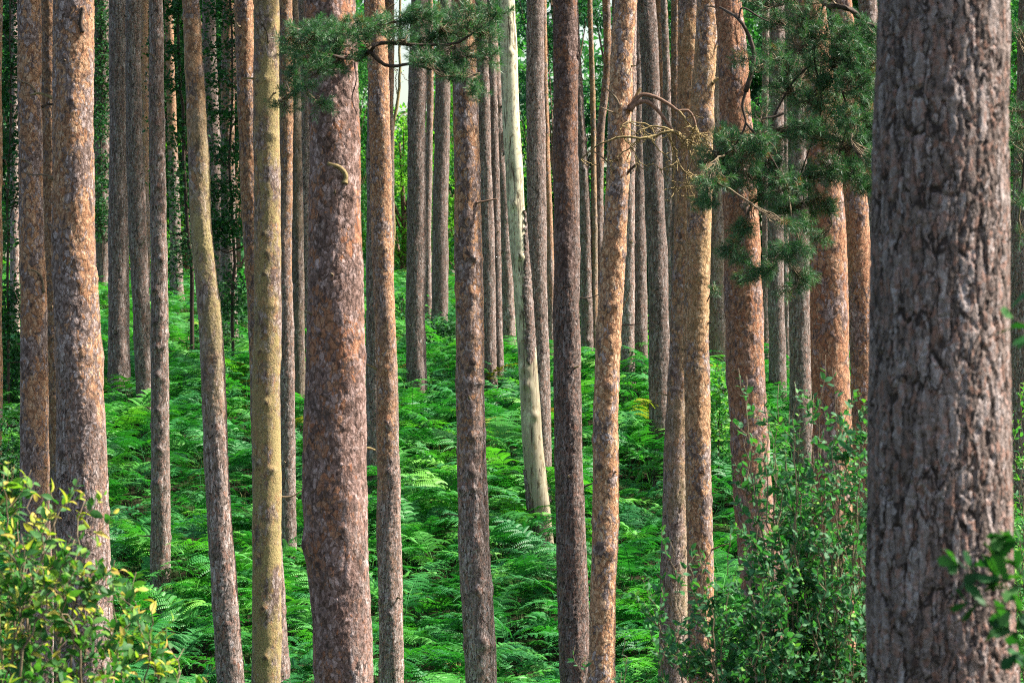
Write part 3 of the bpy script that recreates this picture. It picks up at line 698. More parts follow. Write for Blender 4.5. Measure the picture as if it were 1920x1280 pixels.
# the bright orange pine: two arched dead branches ending in a hanging tangle of twigs
def tangle():
    t = TREES['J']; d = t['d']; rng = np.random.default_rng(8)
    a = stub('J', [(1181, 205), (1188, 192), (1200, 179), (1216, 178), (1240, 187), (1262, 201), (1272, 208), (1290, 207), (1301, 222), (1305, 240)], 4.6, 2.0, REDTWIG, depth=.12)
    b = stub('J', [(1180, 207), (1190, 196), (1208, 190), (1222, 196), (1240, 215), (1252, 232), (1262, 246)], 5.2, 2.4, REDTWIG, depth=.12)
    stub('J', [(1190, 186), (1196, 174), (1201, 166)], 3.6, 2.4, LICHEN)
    stub('J', [(1162, 199), (1155, 184), (1142, 171), (1136, 166)], 2.4, 1.4, TWIG)
    stub('J', [(1152, 320), (1140, 305), (1125, 292), (1112, 284)], 2.0, 1.2, TWIG)
    stub('J', [(1178, 322), (1186, 314), (1192, 309)], 2.6, 2.2, DARKTWIG)
    stub('J', [(1168, 574), (1176, 560), (1180, 548)], 1.5, .8, TWIG)
    tb = Tubes()
    yb = d - .25
    def tw(pts, r0, r1):
        y = yb + rng.normal(0, .05)
        P = curve([W(px, py, y + rng.normal(0, .04)) for px, py in pts], 12, .004, rng)
        tb.add(P, np.linspace(r0 * 1.35, r1 * 1.7, len(P)) / FPX * d, 4)
    main = [([(1262, 246), (1250, 247), (1232, 254), (1200, 260), (1170, 257), (1140, 263), (1118, 275), (1090, 298)], 2.4, .8),
            ([(1264, 248), (1245, 240), (1222, 237), (1200, 246), (1184, 255)], 1.7, .6),
            ([(1222, 237), (1205, 231), (1180, 229), (1165, 236)], 1.1, .5),
            ([(1198, 259), (1184, 275), (1165, 288), (1148, 302)], 1.4, .5),
            ([(1184, 276), (1192, 290), (1195, 306)], 1.0, .5),
            ([(1222, 260), (1232, 277), (1248, 290), (1258, 302)], 1.2, .6),
            ([(1256, 250), (1258, 268), (1268, 283), (1270, 302), (1284, 322), (1296, 335)], 2.4, .9),
            ([(1270, 302), (1262, 330), (1268, 352)], 1.2, .5),
            ([(1270, 302), (1255, 312), (1240, 318)], 1.1, .5),
            ([(1284, 322), (1300, 328), (1318, 342)], 1.2, .5),
            ([(1284, 322), (1290, 345), (1302, 368)], 1.1, .5),
            ([(1264, 248), (1282, 262), (1298, 272), (1316, 292)], 1.8, .6),
            ([(1268, 246), (1290, 262), (1305, 270), (1322, 272)], 1.8, .6),
            ([(1272, 258), (1285, 275), (1296, 290), (1290, 318)], 1.5, .6),
            ([(1305, 238), (1310, 250), (1322, 258), (1332, 268)], 1.6, .6),
            ([(1305, 236), (1296, 252), (1282, 258), (1268, 246)], 1.5, .7),
            ([(1272, 208), (1285, 224), (1296, 240), (1300, 258)], 1.5, .6)]
    for q in main: tw(*q)
    for _ in range(120):
        q = main[rng.integers(len(main))][0]
        i = rng.integers(1, len(q))
        p = np.array(q[i], float)
        a_ = rng.normal(1.3, 1.0); L = rng.uniform(12, 38)
        e = p + L * np.array([math.cos(a_), math.sin(a_)])
        c = (p + e) / 2 + rng.normal(0, 5, 2)
        tw([tuple(p), tuple(c), tuple(e)], .85, .4)
    tb.build('twig_tangle', LICHEN, t['root'], t['base'])
tangle()
# ------------------------------------------------------------------ pine boughs
def needle_shoots(pos, dirs, rng, n=64, L=.055, wd=.0022):
    """needles round each shoot axis; returns V, F, tint"""
    m = len(pos)
    S = m * n
    p = np.repeat(pos, n, 0); dr = np.repeat(dirs / np.linalg.norm(dirs, axis=1)[:, None], n, 0)
    u = rng.random(S)
    r = rng.normal(size=(S, 3)); r -= (r * dr).sum(1)[:, None] * dr; r /= np.linalg.norm(r, axis=1)[:, None]
    sp = .95 - .55 * u
    nd = dr * (1 - sp)[:, None] * 1.2 + r * sp[:, None] + [0, 0, .12]
    nd /= np.linalg.norm(nd, axis=1)[:, None]
    ln = L * rng.uniform(.7, 1.15, S)
    b = p + dr * (u * .085)[:, None]
    side = np.cross(nd, rng.normal(size=(S, 3))); side /= np.linalg.norm(side, axis=1)[:, None]
    tip = b + nd * ln[:, None] + np.array([0, 0, -.12]) * (ln ** 2 / L)[:, None]
    mid = b + nd * (ln * .5)[:, None]
    V = np.stack([b - side * wd * .4, b + side * wd * .4, mid + side * wd * .55, tip, mid - side * wd * .55], 1).reshape(-1, 3)
    i = np.arange(S)[:, None] * 5
    tint = np.clip(np.repeat(rng.random(m), n) * .55 + rng.random(S) * .35, 0, .88)
    dead = np.repeat(rng.random(m) < .018, n)
    tint[dead] = 1.0
    return V, [i + np.array([[0, 1, 2, 4]]), i + np.array([[2, 3, 4]])], np.repeat(tint, 5)

def bough(key, wood, clouds, d, seed, nscale=1.0, label=None, mat=DARKTWIG, n=64, L=.055, dj=.25, spreadf=1.0):
    t = TREES[key]; rng = np.random.default_rng(seed)
    tb = Tubes(); tw = Tubes(); nodes = []
    for pts, r0, r1 in wood:
        P = np.array([W(q[0], q[1], q[2] if len(q) > 2 else d) for q in pts])
        P = curve(P, 20)
        tb.add(P, np.linspace(r0, r1, len(P)) / FPX * d, 6)
        nodes.append(P[len(P) // 4:])
    nodes = np.vstack(nodes)
    pos, dirs = [], []
    near = lambda q: float(((nodes - W(q[0], q[1], d)) ** 2).sum(1).min())
    for (px, py, rx, ry, cnt) in sorted(clouds, key=near):
        rx *= spreadf; ry *= spreadf
        cdir = rng.normal(0, dj)
        c = W(px, py, d + cdir)
        j = np.argmin(((nodes - c) ** 2).sum(1))
        stem = curve([nodes[j], (nodes[j] + c) / 2 + rng.normal(0, .04, 3), c], 8, .006, rng)
        tw.add(stem, np.linspace(2.0, 1.0, len(stem)) / FPX * d, 4)
        nodes = np.vstack([nodes, stem[3:]])
        k = max(3, int(cnt * nscale))
        s = d / FPX
        ax = c - nodes[j]; ax = ax / (np.linalg.norm(ax) + 1e-6)
        for _ in range(k):
            v = rng.normal(size=3); v /= np.linalg.norm(v); v *= rng.random() ** .4
            q = c + v * np.array([rx * s, max(rx, ry) * s * .8, ry * s])
            root = stem[rng.integers(3, len(stem))]
            dv = (q - root) * .6 + ax * .05 + np.array([0, -.02, .035]) + rng.normal(0, .05, 3)
            tw.add(curve([root, (root + q) / 2 + rng.normal(0, .02, 3), q, q + dv / np.linalg.norm(dv) * .08], 6), np.linspace(.9, .5, 7) / FPX * d, 3)
            pos.append(q); dirs.append(dv)
    o = tb.build('bough', mat, t['root'], t['base'])
    if label: o['label'] = label
    tw.build('twigs', TWIG, o, t['base'])
    V, F, tint = needle_shoots(np.array(pos), np.array(dirs), rng, n, L)
    obj('needles', mesh('needles', V - t['base'], F, NEEDLE, {'tint': tint}, smooth=False), o)

d = 20.9
bough('r', [([(668, 112, 21.9), (682, 104, 21.5), (695, 95), (704, 84), (730, 80), (770, 84), (810, 84), (860, 80), (915, 40)], 5.5, 2.0),
            ([(694, 96), (704, 108), (722, 122), (745, 124), (768, 120), (800, 128), (850, 140), (890, 165)], 4.4, 1.6),
            ([(655, 110, 21.6), (640, 108), (600, 100), (570, 96), (545, 120)], 4.0, 1.6),
            ([(640, 108), (610, 130), (570, 150), (545, 175)], 2.6, 1.2),
            ([(664, 118, 21.6), (668, 150), (660, 185), (670, 215)], 1.6, .8)],
      [(590, 62, 40, 22, 12), (560, 80, 35, 25, 12), (620, 75, 40, 25, 14), (650, 62, 40, 22, 10), (680, 60, 35, 25, 12), (600, 100, 45, 22, 12), (640, 105, 40, 22, 12),
       (560, 112, 30, 20, 9), (585, 130, 30, 15, 6), (550, 150, 25, 15, 5), (545, 178, 18, 12, 5), (570, 165, 20, 10, 4), (600, 195, 16, 14, 4), (532, 200, 14, 10, 4), (620, 128, 25, 15, 5),
       (725, 50, 25, 22, 9), (755, 40, 25, 25, 9), (750, 75, 25, 12, 6), (790, 30, 30, 22, 10), (820, 45, 40, 28, 13), (800, 80, 40, 22, 12), (850, 60, 40, 28, 13),
       (880, 40, 35, 26, 11), (905, 60, 30, 28, 10), (930, 28, 24, 20, 8), (830, 105, 40, 18, 10), (795, 115, 25, 14, 7), (870, 105, 35, 20, 9), (860, 140, 30, 14, 6), (835, 132, 20, 12, 5), (890, 165, 16, 16, 6), (915, 110, 18, 16, 5)],
      d, 11, 2.3, 'low green needle bough on a forked dark branch', n=70)
# the fine twigs hanging in front of the tan pine belong to the same bough
d = 26.0
bough('Z', [([(1530, -40, 28.6), (1545, 5, 27), (1570, 12), (1595, 18), (1612, 34), (1618, 44), (1600, 62), (1588, 85)], 7.0, 2.5),
            ([(1618, 44), (1640, 52), (1650, 90), (1630, 160)], 4.0, 1.8),
            ([(1545, 5, 27), (1530, 60), (1527, 115), (1536, 155), (1538, 215), (1500, 330)], 2.2, 1.2),
            ([(1588, 85), (1575, 150), (1590, 220), (1570, 300)], 2.4, 1.2),
            ([(1524, 118), (1490, 150), (1460, 200), (1430, 260), (1390, 300)], 2.4, 1.2)],
      [(1600, 100, 30, 25, 8), (1625, 130, 22, 35, 11), (1600, 160, 30, 25, 8), (1630, 190, 20, 30, 10), (1560, 110, 35, 20, 8), (1500, 85, 28, 22, 7), (1545, 150, 30, 22, 8), (1510, 130, 30, 22, 8),
       (1480, 180, 30, 22, 8), (1530, 190, 30, 25, 8), (1570, 200, 30, 25, 8), (1605, 230, 30, 25, 9), (1625, 270, 22, 30, 9), (1590, 280, 30, 25, 8), (1555, 260, 30, 22, 7), (1515, 250, 30, 22, 7),
       (1560, 320, 30, 18, 7), (1600, 330, 26, 22, 7), (1625, 345, 20, 18, 6), (1525, 330, 24, 16, 5), (1480, 250, 28, 20, 7), (1500, 350, 22, 14, 5), (1475, 390, 20, 12, 5),
       (1525, 380, 20, 12, 4), (1505, 418, 14, 10, 4), (1550, 385, 16, 10, 3), (1545, 440, 14, 8, 2), (1555, 60, 26, 18, 6), (1510, 40, 26, 18, 6), (1460, 40, 26, 20, 5), (1430, 10, 26, 20, 5), (1480, -5, 26, 20, 6), (1540, -10, 30, 20, 6), (1600, 60, 26, 18, 5), (1635, 70, 20, 20, 6), (1455, 110, 22, 22, 5), (1470, 150, 22, 20, 5), (1640, 230, 20, 30, 7), (1640, 310, 18, 25, 6)],
      d, 12, 7.0, 'hanging needle bough half hiding the orange bark', n=56, L=.062, spreadf=1.3)
bough('T', [([(1350, 14, 26.6), (1368, 24, 26.2), (1385, 36), (1398, 55), (1408, 78), (1414, 105), (1408, 140), (1398, 172)], 2.6, 5.0),
            ([(1398, 172), (1392, 200), (1398, 230), (1385, 262), (1360, 290)], 3.0, 1.4),
            ([(1385, 36), (1392, 15), (1420, 30), (1424, 33), (1440, 40)], 2.0, 1.2),
            ([(1398, 230), (1430, 270), (1460, 320), (1480, 360)], 2.4, 1.2),
            ([(1470, 212), (1450, 220), (1430, 222)], 3.0, 2.0)],
      [(1385, 260, 28, 16, 7), (1360, 262, 24, 18, 7), (1345, 300, 26, 26, 11), (1335, 335, 20, 18, 6), (1375, 310, 30, 26, 10), (1400, 290, 26, 24, 8), (1425, 265, 24, 20, 6), (1430, 300, 30, 24, 9), (1400, 335, 26, 14, 6),
       (1325, 368, 16, 10, 4), (1320, 380, 12, 8, 3), (1450, 330, 30, 22, 8), (1440, 370, 26, 14, 6), (1475, 350, 26, 18, 6), (1422, 210, 16, 14, 3), (1430, 120, 14, 16, 2), (1395, 110, 12, 16, 2),
       (1395, 425, 14, 16, 5), (1372, 465, 16, 12, 5), (1390, 485, 12, 10, 3), (1440, 505, 18, 12, 6), (1485, 475, 20, 14, 7), (1465, 470, 14, 12, 4), (1498, 520, 18, 14, 6), (1410, 518, 18, 8, 5), (1480, 540, 12, 12, 2), (1500, 460, 14, 12, 4), (1470, 420, 14, 10, 3)],
      25.4, 13, 5.4, 'needle sprays on a curved dark branch', n=56, L=.062, spreadf=1.3)
bough('R', [([(1326, 565, 29.7), (1334, 545, 29.4), (1336, 530, 29.4)], 1.2, .8)], [(1336, 545, 12, 16, 4)], 29.4, 16, 1.6, None, n=56, dj=.02)
bough('4', [([(1950, -30, 44), (1935, 120, 41), (1925, 240, 40), (1915, 380, 40)], 5, 2)],
      [(1910, 210, 25, 25, 10), (1905, 260, 22, 25, 10), (1918, 300, 25, 25, 10), (1900, 330, 20, 20, 7), (1905, 240, 22, 22, 8), (1915, 60, 25, 30, 7), (1912, 380, 20, 16, 6), (1915, 440, 16, 16, 4)], 40, 15, 2.2, None, n=60, L=.08)

# ------------------------------------------------------------------ leaf templates (x along the leaf, length 1)
def leaf_template(wd=.5, fold=.16, droop=.18, point=1.0):
    s = [0, .22, .5, .78, 1.0]
    hw = [.02, wd * .38, wd * .5, wd * .33 * point, .0]
    V, F4, F3 = [], [], []
    for x, h in zip(s[:4], hw[:4]):
        z = -droop * x * x
        V += [[x, -h, z + fold * h], [x, 0, z], [x, h, z + fold * h]]
    V.append([1, 0, -droop])
    for i in range(3):
        a = i * 3
        F4 += [[a, a + 3, a + 4, a + 1], [a + 1, a + 4, a + 5, a + 2]]
    F3 += [[9, 12, 10], [10, 12, 11]]
    return np.array(V), [np.array(F4), np.array(F3)]
def oak_template():
    s = np.linspace(0, 1, 12)
    hw = np.array([.03, .07, .16, .12, .22, .16, .28, .2, .29, .22, .14, .03])
    V = []
    for x, h in zip(s, hw): V += [[x, -h, -.12 * x * x + .06 * h], [x, 0, -.12 * x * x], [x, h, -.12 * x * x + .06 * h]]
    F = []
    for i in range(11):
        a = i * 3
        F += [[a, a + 3, a + 4, a + 1], [a + 1, a + 4, a + 5, a + 2]]
    return np.array(V), [np.array(F)]
LEAF_WIDE = leaf_template(.52, .22, .22)
LEAF_MID = leaf_template(.42, .25, .2)
LEAF_CURL = leaf_template(.34, .9, .55)
SMALL = (np.array([[0, 0, 0], [.45, -.28, .05], [1, 0, -.1], [.45, .28, .05]], float), [np.array([[0, 1, 2, 3]])])
OAK = oak_template()

def leaves_obj(name, pos, dirs, sizes, tint, mat, rng, tmpl, root, base, flat=.7):
    pos = np.asarray(pos); n = len(pos)
    up = np.array([0, 0, 1.]) * flat + rng.normal(0, .5, (n, 3)) + np.array([.25, -.1, 0])
    V, F = scatter(tmpl[0], tmpl[1], pos, frames(np.asarray(dirs), up), sizes)
    return obj(name, mesh(name, V - base, F, mat, {'tint': np.repeat(tint, len(tmpl[0]))}), root)

def bush(name, label, cat, root_px, d, tips, mat, seed, leaf=.06, tmpl=LEAF_MID, per=26, twigs=7, tintf=None, r0=.009, group=None, stemmat=None, low=.25, tl=(.18, .4), curl=0, dy=.35):
    """many-stemmed shrub: stems from the ground to photo points, side twigs, alternate leaves"""
    rng = np.random.default_rng(seed)
    bx = (root_px - 960) / FPX * d
    base = np.array([bx, d, float(ground(bx, d))])
    root = empty(name, base, label, cat, group)
    tb = Tubes(); pos, dirs, sz, hgt = [], [], [], []
    for tip in tips:
        px, py = tip[:2]; dens = tip[2] if len(tip) > 2 else 1.0
        e = W(px, py, d + rng.normal(0, dy))
        b0 = base + rng.normal(0, .12, 3) * [1, 1, 0] + np.array([(e[0] - base[0]) * .55, 0, 0])
        b0[2] = float(ground(b0[0], b0[1]))
        m = b0 * .45 + e * .55 + np.array([(b0[0] - e[0]) * .12, 0, .22]) + rng.normal(0, .05, 3)
        P = curve([b0, m, e], 22, .012, rng)
        tb.add(P, np.linspace(r0, .0022, len(P)), 5)
        L = np.linalg.norm(e - b0)
        T = np.gradient(P, axis=0); T /= np.linalg.norm(T, axis=1)[:, None]
        def leafy(Q, cnt, fac=1.0):
            tq = np.gradient(Q, axis=0); tq /= np.linalg.norm(tq, axis=1)[:, None] + 1e-9
            for k in range(cnt):
                u = rng.uniform(.08, 1.0) * (len(Q) - 1); i = int(min(u, len(Q) - 2)); f = u - i
                p = Q[i] * (1 - f) + Q[i + 1] * f
                sd = np.cross(tq[i], rng.normal(size=3)); sd /= np.linalg.norm(sd) + 1e-9
                dv = tq[i] * .6 + sd * .9 + np.array([0, 0, .1])
                pos.append(p); dirs.append(dv); sz.append(leaf * rng.uniform(.6, 1.2) * fac * (1.1 - .45 * u / len(Q))); hgt.append(u / len(Q))
        leafy(P[int(len(P) * .8):], max(4, int(per * .3 * dens)))
        for k in range(int(twigs * dens)):
            i = rng.integers(int(len(P) * low), len(P) - 1)
            ln = rng.uniform(*tl) * (1.15 - .6 * i / len(P))
            sd = np.cross(T[i], rng.normal(size=3)); sd /= np.linalg.norm(sd) + 1e-9
            dv = T[i] * .6 + sd * .8 + np.array([0, 0, .15]); dv /= np.linalg.norm(dv)
            Q = curve([P[i], P[i] + dv * ln * .5 + rng.normal(0, .015, 3), P[i] + dv * ln + np.array([0, 0, .03])], 8)
            tb.add(Q, np.linspace(.003, .0012, len(Q)), 4)
            leafy(Q, int(per * ln / tl[1]))
    tb.build('stem', stemmat or TWIG, root, base)
    pos = np.array(pos); n = len(pos)
    z = (pos[:, 2] - pos[:, 2].min()) / (np.ptp(pos[:, 2]) + 1e-6)
    tint = np.clip(.12 + .5 * rng.random(n) + .28 * (np.array(hgt) > .75), 0, 1) if tintf is None else np.clip(tintf(rng, n, z, np.array(hgt)), 0, 1)
    sz = np.array(sz); dirs = np.array(dirs)
    if curl > 0:
        cm = (tint > .8) & (rng.random(n) < curl)
        leaves_obj('leaves', pos[cm], dirs[cm], sz[cm], tint[cm], mat, rng, LEAF_CURL, root, base)['label'] = 'curled yellow leaves near the shoot tips'
        pos, dirs, sz, tint = pos[~cm], dirs[~cm], sz[~cm], tint[~cm]
    leaves_obj('leaves', pos, dirs, sz, tint, mat, rng, tmpl, root, base)
    return root

# left: shrub with turning leaves
def yl(rng, n, z, h):
    t = .12 + .5 * rng.random(n)
    top = rng.random(n) < (.13 + .45 * z ** 1.3) * (.4 + .9 * (h > .55))
    return np.where(top, rng.uniform(.68, 1, n), t)
bush('leafy_shrub', 'broad leaved shrub with yellowing curled leaves in front of the stout flaky pine', 'shrub', 20, 14,
     [(25, 905), (62, 925), (120, 930), (160, 935, .8), (8, 880), (-40, 930), (95, 960), (140, 1010), (40, 1000), (-10, 1010), (170, 985, .6), (75, 1060), (120, 1100), (20, 1110), (185, 1060), (160, 1120), (60, 1180), (-20, 1180), (110, 1210), (200, 1190), (150, 1250), (20, 1260), (80, 1290), (190, 1290)],
     YELLOW, 21, leaf=.076, tmpl=LEAF_WIDE, per=15, twigs=10, tintf=yl, r0=.011, curl=.75, stemmat=TWIG, low=.45, tl=(.15, .34))
bush('leafy_shrub', 'low yellowing shoots reaching right from the broad leaved shrub, before the slim knotty pine', 'shrub', 230, 15,
     [(215, 1050, .5), (255, 1072, .6), (240, 1120), (290, 1130, .7), (270, 1180), (345, 1215, .7), (330, 1255), (290, 1240), (230, 1220), (250, 1290), (350, 1290)],
     YELLOW, 22, leaf=.078, tmpl=LEAF_WIDE, per=12, twigs=7, tintf=yl, r0=.008, curl=.7, stemmat=TWIG, low=.5, tl=(.12, .28))
# right: sallow
bush('sallow_shrub', 'dense grey green sallow bush against the left side of the huge trunk', 'shrub', 1520, 18.5,
     [(1385, 690, .5), (1400, 705, .5), (1435, 700, .4), (1440, 760), (1480, 770), (1490, 715, .5), (1548, 665, .5), (1560, 690, .6), (1525, 740), (1600, 735), (1620, 750), (1580, 790), (1630, 790), (1500, 800), (1420, 830, .6), (1450, 850), (1540, 830),
      (1600, 850), (1640, 860), (1480, 900), (1560, 900), (1620, 930), (1510, 950), (1450, 950), (1590, 980), (1640, 1000), (1540, 1010), (1480, 1030), (1610, 1060), (1560, 1090), (1510, 1110), (1640, 1120), (1590, 1150), (1460, 1130), (1540, 1180), (1620, 1200), (1500, 1220), (1580, 1250), (1650, 1270), (1520, 1290), (1420, 930, .8), (1400, 880, .6), (1470, 1060), (1430, 1090), (1500, 1160), (1620, 800), (1570, 740), (1460, 720, .6), (1350, 1120, .6)] + [(px_, py_, .7) for py_ in range(900, 1290, 42) for px_ in range(1492, 1640, 56)],
     SALLOW, 23, leaf=.066, per=21, twigs=12, tmpl=LEAF_WIDE, r0=.010, low=.35, tl=(.16, .36))
bush('sallow_shrub', 'thin leafy sallow bush before the feet of the joined tan pair', 'shrub', 1390, 18,
     [(1215, 1085, .5), (1240, 1100, .6), (1255, 1010, .25), (1290, 1055, .5), (1310, 1020, .5), (1340, 1080), (1370, 1000, .8), (1400, 1040), (1420, 990, .8), (1440, 1060), (1270, 1150, .6), (1320, 1140), (1360, 1150), (1410, 1150), (1300, 1220, .7), (1250, 1200, .6), (1350, 1220), (1420, 1220), (1390, 1270), (1450, 1260), (1330, 1290), (1470, 1180), (1470, 1050)],
     SALLOW, 24, leaf=.064, per=24, twigs=15, tmpl=LEAF_WIDE, r0=.008, low=.4, tl=(.15, .34))
bush('sallow_shrub', 'small leafy sprig crossing the foot of the dark straight pine', 'shrub', 1150, 19, [(1078, 1212, .25), (1100, 1240, .3), (1170, 1195, .35), (1165, 1260, .4)], SALLOW, 25, leaf=.055, per=9, twigs=4, r0=.005, low=.6, tl=(.08, .16))
bush('hazel_bush', 'bright green bush beyond the right side of the huge trunk', 'shrub', 1960, 27, [(1900, 770), (1912, 720, .7), (1925, 700), (1905, 850), (1925, 830), (1898, 940), (1915, 990), (1930, 930), (1905, 1060), (1925, 1100), (1900, 1180), (1920, 1230)], SALLOW, 26, leaf=.07, per=26, twigs=14, r0=.01,
     tintf=lambda r, n, z, h: .45 + .5 * r.random(n))
# oak twig reaching in from the right, close to the viewer
def oak():
    d = 8.0; rng = np.random.default_rng(31)
    bx = (2030 - 960) / FPX * d
    base = np.array([bx, d, float(ground(bx, d))])
    root = empty('oak_sapling', base, 'young oak whose leafy twigs poke in from the right edge before the huge trunk', 'sapling')
    tb = Tubes(); stem = curve([base, base + [.02, 0, .5], W(2015, 1000, d), W(2000, 560, d)], 20, .004, rng)
    tb.add(stem, np.linspace(.018, .006, len(stem)), 7)
    pos, dirs, sz = [], [], []
    tw = [([(2012, 1120), (1950, 1110), (1890, 1090), (1840, 1075), (1795, 1060)], 22), ([(2012, 1150), (1940, 1150), (1880, 1140), (1815, 1130)], 16), ([(2014, 1040), (1960, 1030), (1905, 1015), (1885, 1005)], 14),
          ([(2010, 1200), (1950, 1190), (1905, 1185), (1880, 1175)], 12), ([(1950, 1110), (1900, 1060), (1860, 1040)], 10), ([(2003, 640), (1950, 620), (1905, 600), (1895, 578)], 7), ([(2010, 1260), (1950, 1240), (1910, 1225)], 10)]
    for pts, n in tw:
        dd = d + rng.normal(0, .06)
        P = curve([W(x, y, dd + rng.normal(0, .03)) for x, y in pts], 14)
        tb.add(P, np.linspace(.005, .0015, len(P)), 5)
        T = np.gradient(P, axis=0); T /= np.linalg.norm(T, axis=1)[:, None]
        for k in range(n):
            i = len(P) - 1 - int(rng.random() ** 1.4 * (len(P) - 3))
            sd = np.cross(T[i], rng.normal(size=3)); sd /= np.linalg.norm(sd)
            pos.append(P[i]); dirs.append(T[i] * .7 + sd * .8 - np.array([0, 0, .1])); sz.append(.075 * rng.uniform(.7, 1.2))
    tb.build('stem', DARKTWIG, root, base)
    leaves_obj('leaves', np.array(pos), np.array(dirs), np.array(sz), rng.random(len(pos)), OAKM, rng, OAK, root, base)
oak()

# ------------------------------------------------------------------ dark understorey trees, ivy, brambles
def cloud_tree(name, label, cat, d, stems, clouds, mat, seed, leaf=.07, r0=5, stemmat=DARKTWIG, tm=.5, base_px=None, group=None):
    """small tree or climber: stem paths and leaf clouds (row, column and radii in photo pixels) at distance d"""
    rng = np.random.default_rng(seed)
    P0 = W(stems[0][0][0][0], stems[0][0][0][1], d)
    base = np.array([P0[0], d, float(ground(P0[0], d))])
    root = empty(name, base, label, cat, group)
    tb = Tubes(); nodes = []
    for i, (pts, a, b) in enumerate(stems):
        P = [W(q[0], q[1], d + (q[2] if len(q) > 2 else 0)) for q in pts]
        if i == 0: P = [base - [0, 0, .1]] + P
        P = curve(P, 24, .01, rng)
        tb.add(P, np.linspace(a, b, len(P)) / 2 / FPX * d, 6); nodes.append(P)
    nodes = np.vstack(nodes)
    pos = []
    s = d / FPX
    for (px, py, rx, ry, n) in clouds:
        n = int(n * 2.5)
        c = W(px, py, d) + np.array([0, rng.normal(0, .3), 0])
        j = np.argmin(((nodes - c) ** 2).sum(1))
        tb.add(curve([nodes[j], (nodes[j] + c) / 2 + rng.normal(0, .08, 3), c], 8, .01, rng), np.linspace(.012, .004, 9), 4)
        sub = rng.normal(size=(max(2, n // 22), 3)) * .5
        for q in sub:
            q = c + q * np.array([rx, max(rx, ry) * .7, ry]) * s
            tb.add(curve([c, (c + q) / 2 + rng.normal(0, .05, 3), q], 6), np.linspace(.005, .002, 7), 3)
            k = n // len(sub)
            pos.append(q + rng.normal(size=(k, 3)) * np.array([.16, .16, .09]) * (1 + .5 * rng.random()))
    pos = np.vstack(pos); n = len(pos)
    tb.build('stem', stemmat, root, base)
    dv = rng.normal(size=(n, 3)); dv[:, 2] = dv[:, 2] * .5 - .2
    leaves_obj('leaves', pos, dv, leaf * rng.uniform(.6, 1.2, n), np.clip(rng.normal(tm, .25, n), 0, 1), mat, rng, SMALL, root, base)
    return root

cloud_tree('ivy', 'dark ivy clothing the background trunk right of the stout flaky pine', 'ivy', TREES['d']['d'] - .35, [([(192, 500), (190, 300), (192, 100), (192, -60)], 3, 1.5)],
           [(191, y, 12, 26, 150) for y in range(-40, 440, 26)] + [(186, 470, 10, 20, 60)], HOLLY, 41, leaf=.105, tm=.35)
cloud_tree('holly_tree', 'dark small leaved tree between the left photo edge and the first full pine', 'tree', 50, [([(16, 640), (14, 400), (20, 200), (18, -40)], 7, 3), ([(15, 420), (30, 370), (40, 330)], 3, 1)],
           [(20, 10, 24, 30, 160), (14, 70, 20, 30, 140), (30, 120, 14, 30, 110), (10, 150, 16, 30, 120), (24, 200, 18, 30, 130), (12, 250, 20, 26, 130), (26, 300, 16, 24, 90), (8, 350, 14, 30, 110), (30, 390, 10, 30, 60), (14, 440, 18, 30, 90), (26, 560, 16, 30, 140), (10, 600, 18, 40, 220), (24, 660, 18, 40, 240), (10, 720, 18, 40, 240), (22, 790, 16, 40, 240), (12, 850, 18, 40, 200), (30, 900, 14, 30, 120)],
           HOLLY, 42, leaf=.105, tm=.35)
cloud_tree('holly_tree', 'dark crooked stemmed tree with small leaves left of the leaning lichened pine', 'tree', 58, [([(360, 520), (352, 430), (346, 300), (342, 200), (335, 120), (333, 20), (333, -60)], 9, 5), ([(352, 430), (335, 440), (315, 436)], 3, 1.5), ([(346, 300), (360, 240), (372, 180)], 3, 1), ([(340, 180), (320, 150), (310, 120)], 2.5, 1)],
           [(322, 20, 16, 30, 140), (345, 10, 14, 26, 110), (310, 90, 12, 26, 90), (335, 100, 14, 24, 90), (318, 160, 14, 24, 100), (352, 140, 12, 24, 70), (310, 230, 10, 20, 60), (328, 260, 14, 22, 90), (345, 240, 10, 20, 50), (322, 320, 14, 22, 90), (345, 350, 12, 20, 60), (330, 390, 16, 20, 80), (350, 440, 18, 26, 130), (330, 470, 16, 20, 90), (365, 480, 12, 24, 80), (318, 510, 14, 16, 60)],
           HOLLY, 43, leaf=.105, tm=.4)
cloud_tree('holly_tree', 'dark leafy tree with a crooked drooping bough right of the leaning lichened pine', 'tree', 56, [([(436, 560), (440, 470), (430, 300), (436, 150), (430, -60)], 7, 4), ([(440, 470), (455, 462), (430, 472), (404, 468)], 4, 2), ([(432, 320), (400, 290), (390, 270)], 3, 1.2), ([(434, 160), (415, 125), (395, 135)], 3, 1.2), ([(432, 250), (448, 200), (452, 160)], 2.5, 1)],
           [(405, 20, 18, 26, 110), (440, 20, 14, 26, 90), (396, 90, 14, 24, 90), (440, 80, 14, 24, 80), (410, 150, 18, 20, 100), (446, 150, 10, 24, 50), (398, 210, 14, 24, 90), (430, 220, 18, 20, 90), (408, 290, 20, 24, 140), (440, 280, 12, 24, 80), (410, 350, 22, 26, 190), (440, 360, 16, 24, 120), (415, 415, 26, 20, 200), (445, 420, 12, 20, 100), (420, 450, 24, 12, 130), (430, 520, 16, 22, 120), (425, 580, 14, 26, 120), (450, 560, 12, 26, 90)],
           HOLLY, 44, leaf=.105, tm=.4)
